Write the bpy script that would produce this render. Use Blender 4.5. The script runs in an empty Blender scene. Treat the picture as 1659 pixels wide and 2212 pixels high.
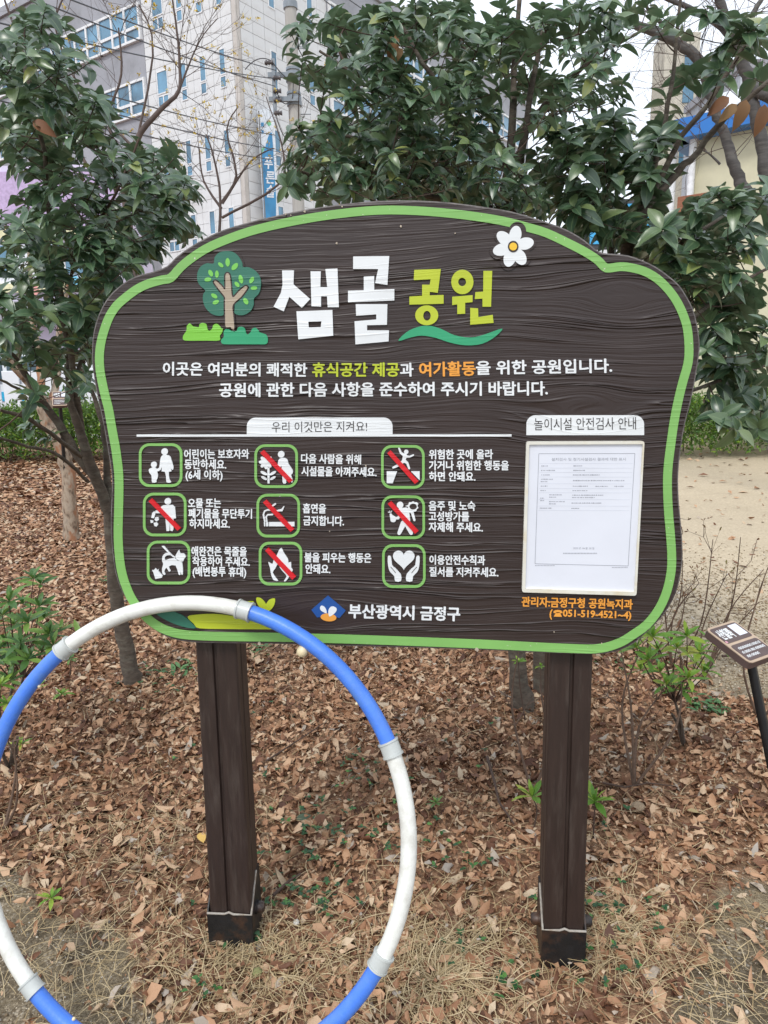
import bpy, math, random
import numpy as np
from mathutils import Matrix, Vector
rnd = random.Random(7)
rng = np.random.default_rng(11)
S = bpy.context.scene
COL = S.collection

# ---------------------------------------------------------------- camera, sky, sun, exposure
F, CX, CY, EYE = 1533.5, 829.5, 1106.0, 1.55
_up = np.array([-138.5, 7334, 1533.5]); _up /= np.linalg.norm(_up)
_f = np.array([0, 0, -1.0]); _y = _f - _up * (_f @ _up); _y /= np.linalg.norm(_y)
_x = np.cross(_y, _up)
ROT = np.array([_x, _y, _up])
CAM = np.array([0, 0, EYE])
cam = bpy.data.objects.new('camera', bpy.data.cameras.new('camera'))
COL.objects.link(cam); S.camera = cam
M4 = Matrix.Identity(4)
for i in range(3):
    for j in range(3): M4[i][j] = ROT[i][j]
M4[2][3] = EYE
cam.matrix_world = M4
cam.data.sensor_fit = 'VERTICAL'; cam.data.sensor_height = 36.0
cam.data.lens = F / 2212 * 36.0
cam.data.clip_start = 0.05; cam.data.clip_end = 600

SUN_EL, SUN_AZ = 52, 205          # degrees; azimuth of the sun clockwise from +Y (it stands behind the viewer)
w = bpy.data.worlds.new('World'); S.world = w; w.use_nodes = True
wn = w.node_tree; wn.nodes.clear()
sky = wn.nodes.new('ShaderNodeTexSky'); sky.sky_type = 'NISHITA'; sky.sun_disc = False
sky.sun_elevation = math.radians(SUN_EL); sky.sun_rotation = math.radians(SUN_AZ)
mx = wn.nodes.new('ShaderNodeMix'); mx.data_type = 'RGBA'; mx.inputs['Factor'].default_value = .88
mx.inputs['B'].default_value = (10.4, 11.1, 12.2, 1)      # the even white overcast
bg = wn.nodes.new('ShaderNodeBackground'); bg.inputs['Strength'].default_value = .10
wo = wn.nodes.new('ShaderNodeOutputWorld')
wn.links.new(sky.outputs['Color'], mx.inputs['A']); wn.links.new(mx.outputs['Result'], bg.inputs['Color'])
wn.links.new(bg.outputs[0], wo.inputs['Surface'])
sl = bpy.data.lights.new('sun', 'SUN'); sl.energy = 1.5; sl.angle = math.radians(14); sl.color = (1, .965, .91)
so = bpy.data.objects.new('sun', sl); COL.objects.link(so)
_az, _el = math.radians(SUN_AZ), math.radians(SUN_EL)
_sd = Vector((math.sin(_az) * math.cos(_el), math.cos(_az) * math.cos(_el), math.sin(_el)))
so.rotation_euler = _sd.to_track_quat('Z', 'Y').to_euler()
S.view_settings.view_transform = 'Standard'; S.view_settings.look = 'None'
S.view_settings.exposure = 0.36; S.view_settings.gamma = 1; S.view_settings.use_curve_mapping = False

# ---------------------------------------------------------------- helpers
def rays(xy):
    xy = np.atleast_2d(np.array(xy, float))
    d = np.stack([(xy[:, 0] - CX) / F, -(xy[:, 1] - CY) / F, -np.ones(len(xy))], 1) @ ROT.T
    return d
def atY(x, y, Y):                   # the place at distance Y in front of the viewer seen in this direction
    d = rays((x, y))[0]; return CAM + d * (Y / d[1])
def ground(x, y, z=0.0):
    d = rays((x, y))[0]; return CAM + d * ((z - EYE) / d[2])

def tag(o, label=None, cat=None, group=None, kind=None):
    if label: o['label'] = label
    if cat: o['category'] = cat
    if group: o['group'] = group
    if kind: o['kind'] = kind
    return o
def empty(name, loc=(0, 0, 0), rz=0, **k):
    o = bpy.data.objects.new(name, None); COL.objects.link(o); o.location = loc; o.rotation_euler = (0, 0, rz)
    o.empty_display_size = .1
    return tag(o, **k)
def link(name, me, parent=None, **k):
    o = bpy.data.objects.new(name, me); COL.objects.link(o); o.parent = parent
    return tag(o, **k)

class MB:
    def __init__(s): s.v = []; s.f = []; s.m = []; s.sm = []
    def add(s, vs, fs, m=0, smooth=False):
        b = len(s.v); s.v += [tuple(map(float, p)) for p in vs]
        for f in fs: s.f.append(tuple(b + i for i in f)); s.m.append(m); s.sm.append(smooth)
    def box(s, c, sz, rz=0, m=0, bev=0):
        x, y, z = [q / 2 for q in sz]; ca, sa = math.cos(rz), math.sin(rz)
        b = min(bev, x * .9, y * .9, z * .9)
        if b <= 0:
            P = [(i * x, j * y, k * z) for k in (-1, 1) for j in (-1, 1) for i in (-1, 1)]
            Fs = [(0, 2, 3, 1), (4, 5, 7, 6), (0, 1, 5, 4), (2, 6, 7, 3), (0, 4, 6, 2), (1, 3, 7, 5)]
        else:
            o = [(x - b, y), (x, y - b), (x, -y + b), (x - b, -y), (-x + b, -y), (-x, -y + b), (-x, y - b), (-x + b, y)]
            i_ = [(x - b, y - b), (x - b, y - b), (x - b, -y + b), (x - b, -y + b), (-x + b, -y + b), (-x + b, -y + b), (-x + b, y - b), (-x + b, y - b)]
            P = [(a, c_, -z) for a, c_ in i_] + [(a, c_, -z + b) for a, c_ in o] + [(a, c_, z - b) for a, c_ in o] + [(a, c_, z) for a, c_ in i_]
            Fs = []
            for r in range(3):
                for q in range(8): Fs.append((r * 8 + q, r * 8 + (q + 1) % 8, r * 8 + 8 + (q + 1) % 8, r * 8 + 8 + q)[::-1])
            Fs.append((0, 2, 4, 6)); Fs.append((24, 26, 28, 30)[::-1])
        s.add([(c[0] + a * ca - b_ * sa, c[1] + a * sa + b_ * ca, c[2] + d) for a, b_, d in P], Fs, m)
    def tube(s, pts, rad, n=8, m=0, caps=True, wob=0):
        pts = [np.array(p, float) for p in pts]
        rad = list(rad) if hasattr(rad, '__len__') else [rad] * len(pts)
        t0 = pts[1] - pts[0]; a = np.array([0, 0, 1.0]) if abs(t0[2]) < .8 * np.linalg.norm(t0) else np.array([1.0, 0, 0])
        u = np.cross(t0, a); u /= np.linalg.norm(u) + 1e-9
        vs = []
        for i, p in enumerate(pts):
            t = pts[min(i + 1, len(pts) - 1)] - pts[max(i - 1, 0)]; t /= np.linalg.norm(t) + 1e-9
            u = u - t * (u @ t); u /= np.linalg.norm(u) + 1e-9; v = np.cross(t, u)
            for k in range(n):
                g = 2 * math.pi * k / n; r = rad[i] * (1 + (rnd.uniform(-wob, wob) if wob else 0))
                vs.append(p + r * (math.cos(g) * u + math.sin(g) * v))
        fs = [(i * n + k, i * n + (k + 1) % n, (i + 1) * n + (k + 1) % n, (i + 1) * n + k) for i in range(len(pts) - 1) for k in range(n)]
        s.add(vs, fs, m, True)
        if caps: s.add([vs[k] for k in range(n)][::-1], [tuple(range(n))], m); s.add(vs[-n:], [tuple(range(n))], m)
    def prism(s, poly, a, b, m=0):      # poly: list of 3D points on the front, b: offset vector to the back
        n = len(poly); P = [np.array(p) + a for p in poly] + [np.array(p) + b for p in poly]
        s.add(P, [tuple(range(n)), tuple(range(2 * n - 1, n - 1, -1))] + [(i, i + n, (i + 1) % n + n, (i + 1) % n) for i in range(n)], m)
    def mesh(s, name, mats):
        me = bpy.data.meshes.new(name); me.from_pydata(s.v, [], s.f)
        for q in (mats if isinstance(mats, (list, tuple)) else [mats]): me.materials.append(q)
        me.polygons.foreach_set('material_index', s.m); me.polygons.foreach_set('use_smooth', s.sm)
        me.update(); return me
    def build(s, name, mats, parent=None, off=None, **k):
        if off is not None: s.v = [(x - off[0], y - off[1], z - off[2]) for x, y, z in s.v]
        return link(name, s.mesh(name, mats), parent, **k)

def rim(V): return (np.abs(np.asarray(V)[:, 1]) > 1e-5).astype(np.float32)      # 1 on a leaf's margin, 0 on its midrib
def tri_mesh(name, V, T, mat, smooth=True, lw=None):
    me = bpy.data.meshes.new(name); V = np.asarray(V, np.float32); T = np.asarray(T, np.int32)
    me.vertices.add(len(V)); me.vertices.foreach_set('co', V.ravel())
    me.loops.add(T.size); me.loops.foreach_set('vertex_index', T.ravel())
    me.polygons.add(len(T)); me.polygons.foreach_set('loop_start', np.arange(0, T.size, 3, dtype=np.int32))
    me.polygons.foreach_set('use_smooth', np.full(len(T), smooth))
    me.materials.append(mat); me.update(calc_edges=True)
    if lw is not None: me.attributes.new('margin', 'FLOAT', 'POINT').data.foreach_set('value', np.asarray(lw, np.float32))
    return me
def scatter_mesh(name, base, Ms, Ps, mat, off=(0, 0, 0), smooth=True):
    """base = (V,T); Ms = (n,3,3) basis columns scaled; Ps = (n,3)"""
    V, T = base; n = len(Ps)
    VV = np.einsum('nij,vj->nvi', Ms, V) + np.asarray(Ps)[:, None, :] - np.array(off)
    TT = (T[None] + (np.arange(n) * len(V))[:, None, None]).reshape(-1, 3)
    return tri_mesh(name, VV.reshape(-1, 3), TT, mat, smooth)

# ---------------------------------------------------------------- materials
def nodes(name):
    m = bpy.data.materials.new(name); m.use_nodes = True
    nt = m.node_tree; return m, nt, nt.nodes['Principled BSDF']
def N(nt, typ, **k):
    n = nt.nodes.new(typ)
    for a, b in k.items():
        if a.startswith('i_'): n.inputs[a[2:].replace('_', ' ')].default_value = b
        else: setattr(n, a, b)
    return n
def ramp(nt, src, stops, interp='LINEAR'):
    r = nt.nodes.new('ShaderNodeValToRGB'); r.color_ramp.interpolation = interp
    e = r.color_ramp.elements
    while len(e) < len(stops): e.new(.5)
    for q, (p, c) in zip(e, stops): q.position = p; q.color = (*c, 1)
    nt.links.new(src, r.inputs[0]); return r.outputs[0]
def mixc(nt, f, a, b, mode='MIX'):
    m = nt.nodes.new('ShaderNodeMix'); m.data_type = 'RGBA'; m.blend_type = mode
    for s, v in ((m.inputs['Factor'], f), (m.inputs['A'], a), (m.inputs['B'], b)):
        if isinstance(v, (int, float)): s.default_value = v
        elif isinstance(v, tuple): s.default_value = (*v, 1)
        else: nt.links.new(v, s)
    return m.outputs['Result']
def math_(nt, op, a, b=0.0, c=0.0):
    m = nt.nodes.new('ShaderNodeMath'); m.operation = op
    for s, v in zip(m.inputs, (a, b, c)):
        if isinstance(v, (int, float)): s.default_value = v
        else: nt.links.new(v, s)
    return m.outputs[0]
def coords(nt, scale=(1, 1, 1), src='Object'):
    tc = nt.nodes.new('ShaderNodeTexCoord'); mp = nt.nodes.new('ShaderNodeMapping')
    mp.inputs['Scale'].default_value = scale
    nt.links.new(tc.outputs[src], mp.inputs[0]); return mp.outputs[0]
def noise(nt, vec, scale, detail=3, rough=.55, dist=0):
    n = N(nt, 'ShaderNodeTexNoise'); n.inputs['Scale'].default_value = scale; n.inputs['Detail'].default_value = detail
    n.inputs['Roughness'].default_value = rough; n.inputs['Distortion'].default_value = dist
    nt.links.new(vec, n.inputs['Vector']); return n.outputs['Fac']
def bump(nt, bs, h, strength=.3, dist=.01):
    b = N(nt, 'ShaderNodeBump'); b.inputs['Strength'].default_value = strength; b.inputs['Distance'].default_value = dist
    nt.links.new(h, b.inputs['Height']); nt.links.new(b.outputs[0], bs.inputs['Normal'])
def plain(name, c, rough=.6, var=.15, sc=12, bmp=0, bsc=60, metal=0, spec=.5, dirt=None, dsc=3, stretch=(1, 1, 1)):
    m, nt, bs = nodes(name)
    v = coords(nt, stretch)
    n = noise(nt, v, sc, 4)
    lo = tuple(q * (1 - var) for q in c); hi = tuple(min(1, q * (1 + var)) for q in c)
    col = ramp(nt, n, [(.3, lo), (.7, hi)])
    if dirt:
        d = noise(nt, v, dsc, 6, .65)
        col = mixc(nt, ramp(nt, d, [(.5, (0, 0, 0)), (.72, (1, 1, 1))]), col, dirt)
    nt.links.new(col, bs.inputs['Base Color'])
    bs.inputs['Roughness'].default_value = rough; bs.inputs['Metallic'].default_value = metal
    bs.inputs['Specular IOR Level'].default_value = spec
    if bmp: bump(nt, bs, noise(nt, v, bsc, 4), bmp, .004)
    return m

def grain_group():
    """raised fibre lines of the moulded board, running along local x"""
    g = bpy.data.node_groups.new('wood_relief', 'ShaderNodeTree')
    g.interface.new_socket('Height', in_out='OUTPUT', socket_type='NodeSocketFloat')
    g.interface.new_socket('Broad', in_out='OUTPUT', socket_type='NodeSocketFloat')
    out = g.nodes.new('NodeGroupOutput')
    tc = g.nodes.new('ShaderNodeTexCoord'); sep = g.nodes.new('ShaderNodeSeparateXYZ'); g.links.new(tc.outputs['Object'], sep.inputs[0])
    X, Z = sep.outputs[0], sep.outputs[2]
    def cmb(sx, sz, x=X, z=Z):
        c = g.nodes.new('ShaderNodeCombineXYZ'); g.links.new(math_(g, 'MULTIPLY', x, sx), c.inputs[0]); g.links.new(math_(g, 'MULTIPLY', z, sz), c.inputs[2]); return c.outputs[0]
    w1 = math_(g, 'MULTIPLY', math_(g, 'SUBTRACT', noise(g, cmb(1.9, 4.5), 1.0, 2), .5), .055)
    Zw = math_(g, 'ADD', Z, w1)
    for kx, kz in GRAIN_KNOTS:
        dx = math_(g, 'MULTIPLY', math_(g, 'SUBTRACT', X, kx), 7.0); dz = math_(g, 'MULTIPLY', math_(g, 'SUBTRACT', Z, kz), 14.0)
        r2 = math_(g, 'ADD', math_(g, 'MULTIPLY', dx, dx), math_(g, 'MULTIPLY', dz, dz))
        e = math_(g, 'DIVIDE', math_(g, 'MULTIPLY', dz, -.035), math_(g, 'ADD', math_(g, 'MULTIPLY', r2, 1.2), .35))
        Zw = math_(g, 'ADD', Zw, e)
    a = noise(g, cmb(.8, 30, X, Zw), 1.0, 3, .55)
    b = noise(g, cmb(3, 130, X, Zw), 1.0, 3, .65)
    zone = noise(g, cmb(1.3, 2.6), 1.7, 2)
    # sharp ridge lines, absent in the calmer zones
    fr = math_(g, 'MULTIPLY', a, 5.0); tri = math_(g, 'PINGPONG', fr, .5)
    ridge = math_(g, 'POWER', math_(g, 'SUBTRACT', 1.0, math_(g, 'MULTIPLY', tri, 2.0)), 7.0)
    zr = g.nodes.new('ShaderNodeMapRange'); zr.inputs['From Min'].default_value = .36; zr.inputs['From Max'].default_value = .56; g.links.new(zone, zr.inputs[0])
    h = math_(g, 'MULTIPLY', ridge, math_(g, 'ADD', math_(g, 'MULTIPLY', zr.outputs[0], .8), .2))
    h = math_(g, 'ADD', h, math_(g, 'MULTIPLY', b, .42))
    g.links.new(h, out.inputs[0]); g.links.new(a, out.inputs[1]); return g
def board_mat(name, c, c2, rough, strength, dist, grp, chips=None, var=.12):
    m, nt, bs = nodes(name)
    gn = nt.nodes.new('ShaderNodeGroup'); gn.node_tree = grp
    v = coords(nt)
    col = ramp(nt, gn.outputs['Broad'], [(.35, c), (.65, c2)])
    col = mixc(nt, ramp(nt, noise(nt, v, 5, 5), [(.3, (0, 0, 0)), (.75, (1, 1, 1))]), col, tuple(q * (1 - var) for q in c))
    if chips:
        ch = ramp(nt, noise(nt, v, 130, 3), [(.71, (0, 0, 0)), (.73, (1, 1, 1))])
        col = mixc(nt, ch, col, chips)
    nt.links.new(col, bs.inputs['Base Color']); bs.inputs['Roughness'].default_value = rough
    bump(nt, bs, gn.outputs['Height'], strength, dist)
    return m

def leaf_mat(name, stops, rough=.4, back=None, trans=0.0, vein=None, spec=.5, sc=14):
    m, nt, bs = nodes(name)
    geo = nt.nodes.new('ShaderNodeNewGeometry'); oi = nt.nodes.new('ShaderNodeObjectInfo')
    r = math_(nt, 'FRACT', math_(nt, 'ADD', geo.outputs['Random Per Island'], oi.outputs['Random']))
    col = ramp(nt, r, stops)
    n = noise(nt, coords(nt), sc, 3)
    col = mixc(nt, math_(nt, 'MULTIPLY', n, .55), col, mixc(nt, .5, col, (0, 0, 0)))
    if vein:
        at_ = nt.nodes.new('ShaderNodeAttribute'); at_.attribute_name = 'margin'
        col = mixc(nt, ramp(nt, at_.outputs['Fac'], [(0, (.75, .75, .75)), (.10, (.12, .12, .12)), (.14, (0, 0, 0)), (.86, (0, 0, 0)), (.97, (.55, .55, .55))]), col, vein)
    if back: col = mixc(nt, geo.outputs['Backfacing'], col, back)
    nt.links.new(col, bs.inputs['Base Color']); bs.inputs['Roughness'].default_value = rough
    bs.inputs['Specular IOR Level'].default_value = spec
    if trans:
        tr = nt.nodes.new('ShaderNodeBsdfTranslucent'); nt.links.new(col, tr.inputs['Color'])
        ms = nt.nodes.new('ShaderNodeMixShader'); ms.inputs[0].default_value = trans
        nt.links.new(bs.outputs[0], ms.inputs[1]); nt.links.new(tr.outputs[0], ms.inputs[2])
        nt.links.new(ms.outputs[0], nt.nodes['Material Output'].inputs['Surface'])
    return m

# ---------------------------------------------------------------- ground
def hz(x, y):
    x = np.asarray(x, float); y = np.asarray(y, float)
    return .010 * np.sin(2.1 * x + 1.3 * y) + .008 * np.sin(-3.7 * x + 2.9 * y + 1) + .006 * np.sin(7.3 * x + 5.1 * y + 2) - .004 \
        - .026 * np.exp(-((x + .44) ** 2 + (y - 1.66) ** 2) / .06) - .014 * np.exp(-((x - .45) ** 2 + (y - 1.58) ** 2) / .05)
def sstep(a, b, t):
    t = np.clip((t - a) / (b - a), 0, 1); return t * t * (3 - 2 * t)
def sand(x, y):
    x = np.asarray(x, float); y = np.asarray(y, float)
    wob = .07 * np.sin(5 * x + 3 * y) + .05 * np.sin(11 * x - 7 * y) + .03 * np.sin(23 * x + 17 * y)
    front = np.interp(x, [-2.2, -1.25, -.95, -.7, -.5, -.3, 0, .3, .55, .8, 1.1, 1.8], [2.15, 1.98, 1.86, 1.66, 1.46, 1.34, 1.28, 1.30, 1.38, 1.62, 1.8, 2.0])
    ww = np.where(x > .3, .26, .08); a = 1 - sstep(-1, 1, (y - front + wob) / ww)
    edge = np.interp(y, [2.0, 2.6, 3.1, 3.7, 4.6, 6, 9, 13], [2.3, 1.8, 1.5, 1.35, 1.45, 1.6, 1.7, 1.9])
    b = sstep(-.16, .16, x - edge + wob * 1.6)
    return np.clip(np.maximum(a, b), 0, 1)
def axis(fine, lo, hi, step, end):
    c = list(np.arange(lo, hi + 1e-6, step)); s = step; q = hi
    while q < end: s *= 1.22; q += s; c.append(q)
    s = step; q = lo
    while q > -end: s *= 1.22; q -= s; c.insert(0, q)
    return np.array(c)
gx = axis(0, -4.0, 4.0, .05, 260); gy = axis(0, .4, 7.0, .05, 260)
GX, GY = np.meshgrid(gx, gy); nx, ny = len(gx), len(gy)
near = np.exp(-((np.abs(GX) / 9) ** 4 + (np.abs(GY) / 15) ** 4))
GV = np.stack([GX.ravel(), GY.ravel(), (hz(GX, GY) * near).ravel()], 1)
idx = np.arange(nx * ny).reshape(ny, nx)
q = np.stack([idx[:-1, :-1], idx[:-1, 1:], idx[1:, 1:], idx[1:, :-1]], -1).reshape(-1, 4)
T = np.concatenate([q[:, [0, 1, 2]], q[:, [0, 2, 3]]])
m, nt, bs = nodes('earth_and_gravel')
at = nt.nodes.new('ShaderNodeAttribute'); at.attribute_name = 'sand'
v = coords(nt)
n1 = noise(nt, v, 7, 6, .65); n2 = noise(nt, v, 45, 5, .6); n3 = noise(nt, v, 260, 3, .6); n4 = noise(nt, v, 1.3, 3)
vo = N(nt, 'ShaderNodeTexVoronoi', i_Scale=115.0); nt.links.new(v, vo.inputs['Vector'])
litter = ramp(nt, n2, [(.28, (.06, .034, .019)), (.42, (.20, .11, .062)), (.56, (.36, .21, .125)), (.75, (.50, .34, .22))])
litter = mixc(nt, math_(nt, 'MULTIPLY', n1, .4), litter, (.13, .075, .045))
peb = ramp(nt, vo.outputs['Color'], [(.1, (.17, .13, .085)), (.45, (.31, .25, .17)), (.7, (.45, .38, .28)), (.95, (.58, .53, .45))])
peb = mixc(nt, ramp(nt, vo.outputs['Distance'], [(.3, (0, 0, 0)), (.75, (1, 1, 1))]), peb, (.12, .09, .055))
grit = ramp(nt, n3, [(.3, (.10, .075, .045)), (.5, (.27, .215, .135)), (.72, (.43, .36, .25))])
peb = mixc(nt, ramp(nt, n1, [(.42, (0, 0, 0)), (.6, (1, 1, 1))]), peb, grit)
soil = mixc(nt, ramp(nt, noise(nt, v, 3.1, 7, .7), [(.42, (0, 0, 0)), (.62, (.85, .85, .85))]), peb, (.085, .066, .042))
sepg = nt.nodes.new('ShaderNodeSeparateXYZ'); nt.links.new(v, sepg.inputs[0])
far = nt.nodes.new('ShaderNodeMapRange'); far.inputs['From Min'].default_value = 2.6; far.inputs['From Max'].default_value = 4.2; nt.links.new(sepg.outputs[1], far.inputs[0])
pale = mixc(nt, math_(nt, 'MULTIPLY', n2, 1.25), (.80, .69, .51), (.44, .35, .24)); pale = mixc(nt, ramp(nt, noise(nt, coords(nt, (1, 3, 1)), 2.2, 6, .7), [(.5, (0, 0, 0)), (.7, (.6, .6, .6))]), pale, (.50, .41, .29))
soil = mixc(nt, math_(nt, 'MULTIPLY', far.outputs[0], .9), soil, pale)
fz = math_(nt, 'ADD', at.outputs['Fac'], math_(nt, 'MULTIPLY', math_(nt, 'SUBTRACT', n1, .5), .9))
fzc = ramp(nt, fz, [(.38, (0, 0, 0)), (.62, (1, 1, 1))])
nt.links.new(mixc(nt, fzc, litter, soil), bs.inputs['Base Color'])
bs.inputs['Roughness'].default_value = .9; bs.inputs['Specular IOR Level'].default_value = .25
hh = math_(nt, 'ADD', math_(nt, 'MULTIPLY', n2, 1.0), math_(nt, 'MULTIPLY', vo.outputs['Distance'], -.35))
bump(nt, bs, math_(nt, 'ADD', hh, math_(nt, 'MULTIPLY', n3, .35)), .9, .012)
MAT_EARTH = m
me = tri_mesh('ground', GV, T, m)
a = me.attributes.new('sand', 'FLOAT', 'POINT'); a.data.foreach_set('value', sand(GX, GY).ravel().astype(np.float32))
link('ground', me, kind='structure')

# ---------------------------------------------------------------- the park sign
YAW = math.radians(-4.695)
RT = np.array([math.cos(YAW), math.sin(YAW), 0]); INW = np.array([-math.sin(YAW), math.cos(YAW), 0])   # along the board, away from the viewer
DIST = 1.585
ORG = INW * DIST + RT * (-.05); ORG[2] = 0
def SP(x, y=None, d=0.0):
    """points of the board drawing -> sign space (x right, y inwards, z up); d = height above the board face"""
    xy = np.atleast_2d(np.array(x if y is None else [(x, y)], float))
    r = rays(xy); k = (DIST - d) / (r @ INW)
    P = CAM + r * k[:, None] - ORG
    return np.stack([P @ RT, np.full(len(P), -d) if np.isscalar(d) else -np.asarray(d), P[:, 2]], 1)
def cat(pts, n=6, closed=True):
    P = np.array(pts, float); L = len(P); out = []
    for i in range(L if closed else L - 1):
        p0, p1, p2, p3 = (P[(i - 1) % L], P[i], P[(i + 1) % L], P[(i + 2) % L]) if closed else (P[max(i - 1, 0)], P[i], P[i + 1], P[min(i + 2, L - 1)])
        for k in range(n):
            t = k / n; out.append(.5 * ((2 * p1) + (-p0 + p2) * t + (2 * p0 - 5 * p1 + 4 * p2 - p3) * t * t + (-p0 + 3 * p1 - 3 * p2 + p3) * t ** 3))
    if not closed: out.append(P[-1])
    return np.array(out)
def ell(cx, cy, rx, ry, rot=0, n=28):
    a = np.linspace(0, 2 * np.pi, n, endpoint=False); c, s = math.cos(math.radians(rot)), math.sin(math.radians(rot))
    X = rx * np.cos(a); Y = ry * np.sin(a); return np.stack([cx + X * c - Y * s, cy + X * s + Y * c], 1)
def rrect(cx, cy, hx, hy, r, n=7, sk=0):
    out = []
    for sx, sy, a0 in ((1, 1, 0), (-1, 1, 90), (-1, -1, 180), (1, -1, 270)):
        for k in range(n + 1):
            a = math.radians(a0 + 90 * k / n); out.append((cx + sx * (hx - r) + r * math.cos(a), cy + sy * (hy - r) + r * math.sin(a)))
    return np.array(out)
def zz(pts, sc, ox, oy): return [(ox + sc * x, oy + sc * y) for x, y in pts]
def plate(mb, poly, h, m=0):
    mb_poly(mb, SP(poly, d=h), h + .0015, m)
def mb_poly(mb, P, depth, m=0):
    n = len(P); a = sum(P[i][0] * P[(i + 1) % n][2] - P[(i + 1) % n][0] * P[i][2] for i in range(n))
    if a < 0: P = P[::-1]
    Q = P.copy(); Q[:, 1] += depth
    mb.add(list(P) + list(Q), [tuple(range(n))] + [(i, i + n, (i + 1) % n + n, (i + 1) % n) for i in range(n)], m)
def ring(mb, A, B, h, m=0):
    """closed strip between outer A and inner B (same count)"""
    A, B = SP(A, d=h), SP(B, d=h); n = len(A); Ab, Bb = A.copy(), B.copy(); Ab[:, 1] += h + .0015; Bb[:, 1] += h + .0015
    f = []
    for i in range(n):
        j = (i + 1) % n; f += [(i, j, n + j, n + i), (i, 2 * n + i, 2 * n + j, j), (n + i, n + j, 3 * n + j, 3 * n + i)]
    mb.add(list(A) + list(B) + list(Ab) + list(Bb), f, m)
def band(mb, C_, wd, h, m=0, closed=True):
    C_ = np.array(C_, float); n = len(C_); L, Rr = [], []
    for i in range(n):
        if closed: a, b = C_[(i - 1) % n], C_[(i + 1) % n]
        else: a, b = C_[max(i - 1, 0)], C_[min(i + 1, n - 1)]
        d1 = C_[i] - a; d2 = b - C_[i]
        d1 = d1 / (np.linalg.norm(d1) + 1e-9); d2 = d2 / (np.linalg.norm(d2) + 1e-9)
        t = d1 + d2; t /= np.linalg.norm(t) + 1e-9; nrm = np.array([-t[1], t[0]])
        c = max(.55, abs(t @ (d2 if np.linalg.norm(d2) > .5 else d1))); wv = wd if np.isscalar(wd) else wd[i]
        L.append(C_[i] + nrm * wv / 2 / c); Rr.append(C_[i] - nrm * wv / 2 / c)
    if closed: ring(mb, L, Rr, h, m)
    else: plate(mb, np.array(L + Rr[::-1]), h, m)

GRAIN_KNOTS = [tuple(SP(1268, 878)[0][[0, 2]]), (.42, SP(1250, 640)[0][2]), tuple(SP(700, 1330)[0][[0, 2]])]
GG = grain_group()
DARK, DARK2 = (.033, .0205, .0180), (.047, .031, .0275)
M_BOARD = board_mat('brown_board_paint', DARK, DARK2, .42, 1.0, .0052, GG, chips=None)
M_EDGE = plain('worn_board_edge', (.13, .115, .108), .7, .35, 60, .4, 150, dirt=(.045, .035, .032), dsc=25)
def paint(name, c, chips=None, r=.45): return board_mat(name, c, tuple(min(1, q * 1.05) for q in c), r, .30, .0030, GG, chips, .13)
M_WHITE = paint('white_relief_paint', (.80, .82, .83)); M_GREEN = paint('green_border_paint', (.23, .49, .13), (.62, .62, .5))
M_TREE = paint('emblem_green', (.035, .17, .115)); M_TAN = paint('emblem_tan', (.42, .34, .25)); M_LGREEN = paint('emblem_leaf_green', (.20, .58, .10))
M_LIME = paint('lime_paint', (.52, .60, .035)); M_BUSH = paint('bush_lime', (.22, .58, .06)); M_TEAL = paint('teal_paint', (.035, .36, .17))
M_ORANGE = paint('orange_paint', (.85, .36, .055)); M_YEL = paint('yellow_paint', (.9, .55, .04)); M_RED = paint('red_paint', (.66, .012, .020))
M_BLUE = paint('blue_emblem', (.015, .085, .32)); M_INK = plain('black_print', (.05, .045, .045), .6); M_GREYINK = plain('grey_print', (.33, .34, .38), .6)

sign = empty('park_sign', ORG, YAW, label='large dark brown park notice board with green border and Korean lettering on two posts', cat='park sign')
OUT = [(331, 586), (360, 574), (378, 556), (406, 535), (442, 514), (482, 495.5), (530, 481), (578, 469), (658, 452), (738, 440), (818, 433), (898, 432), (978, 437), (1052, 447), (1106, 456),
       (1160, 472), (1205, 487), (1238, 502), (1266, 520), (1286, 537), (1304, 546), (1327, 547.7), (1357, 551), (1387, 561), (1417, 575), (1444, 594), (1468, 615), (1484, 639), (1498, 666), (1507, 699), (1512, 732), (1512.5, 756),
       (1508, 788), (1501, 831), (1492, 873), (1481, 915), (1473, 962), (1468, 1002), (1466, 1040), (1468, 1090), (1473, 1140), (1476, 1198), (1472, 1238), (1462.5, 1278), (1446, 1312), (1425, 1340), (1396, 1368), (1371, 1390), (1344, 1404),
       (1317, 1411), (1279, 1414), (1178, 1411), (1051, 1405), (900, 1400), (760, 1396.5), (642, 1393), (540, 1391), (467, 1390), (422, 1389), (385, 1384), (357, 1375), (328, 1357), (303, 1332), (278, 1303), (260, 1273), (248, 1237), (241, 1188), (238.5, 1150), (238.5, 1105),
       (241, 1050), (239, 1015), (233, 979), (226, 937), (217, 891), (209, 855), (201, 808), (197.5, 772), (199, 731), (206, 697), (220, 662), (242, 631), (276, 604), (305, 592)]
O2 = cat(OUT, 2)
P0 = SP(O2); n = len(P0); cen = P0.mean(0)
def inset(P, d):
    Q = P.copy()
    for i in range(len(P)):
        t = P[(i + 2) % len(P)] - P[i - 2]; t /= np.linalg.norm(t); nn = np.array([t[2], 0, -t[0]])
        Q[i] += nn * d
    return Q
sgn = 1 if np.linalg.norm(inset(P0, .01) - cen, axis=1).mean() < np.linalg.norm(P0 - cen, axis=1).mean() else -1
TH = .030
b = MB()
r0 = inset(P0, sgn * .0035); r1 = inset(P0, sgn * .0008); r1[:, 1] = .0012; r2 = P0.copy(); r2[:, 1] = .0045; r3 = P0.copy(); r3[:, 1] = TH - .003; r4 = inset(P0, sgn * .003); r4[:, 1] = TH
b.add(list(r0), [tuple(range(n))], 0)
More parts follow.
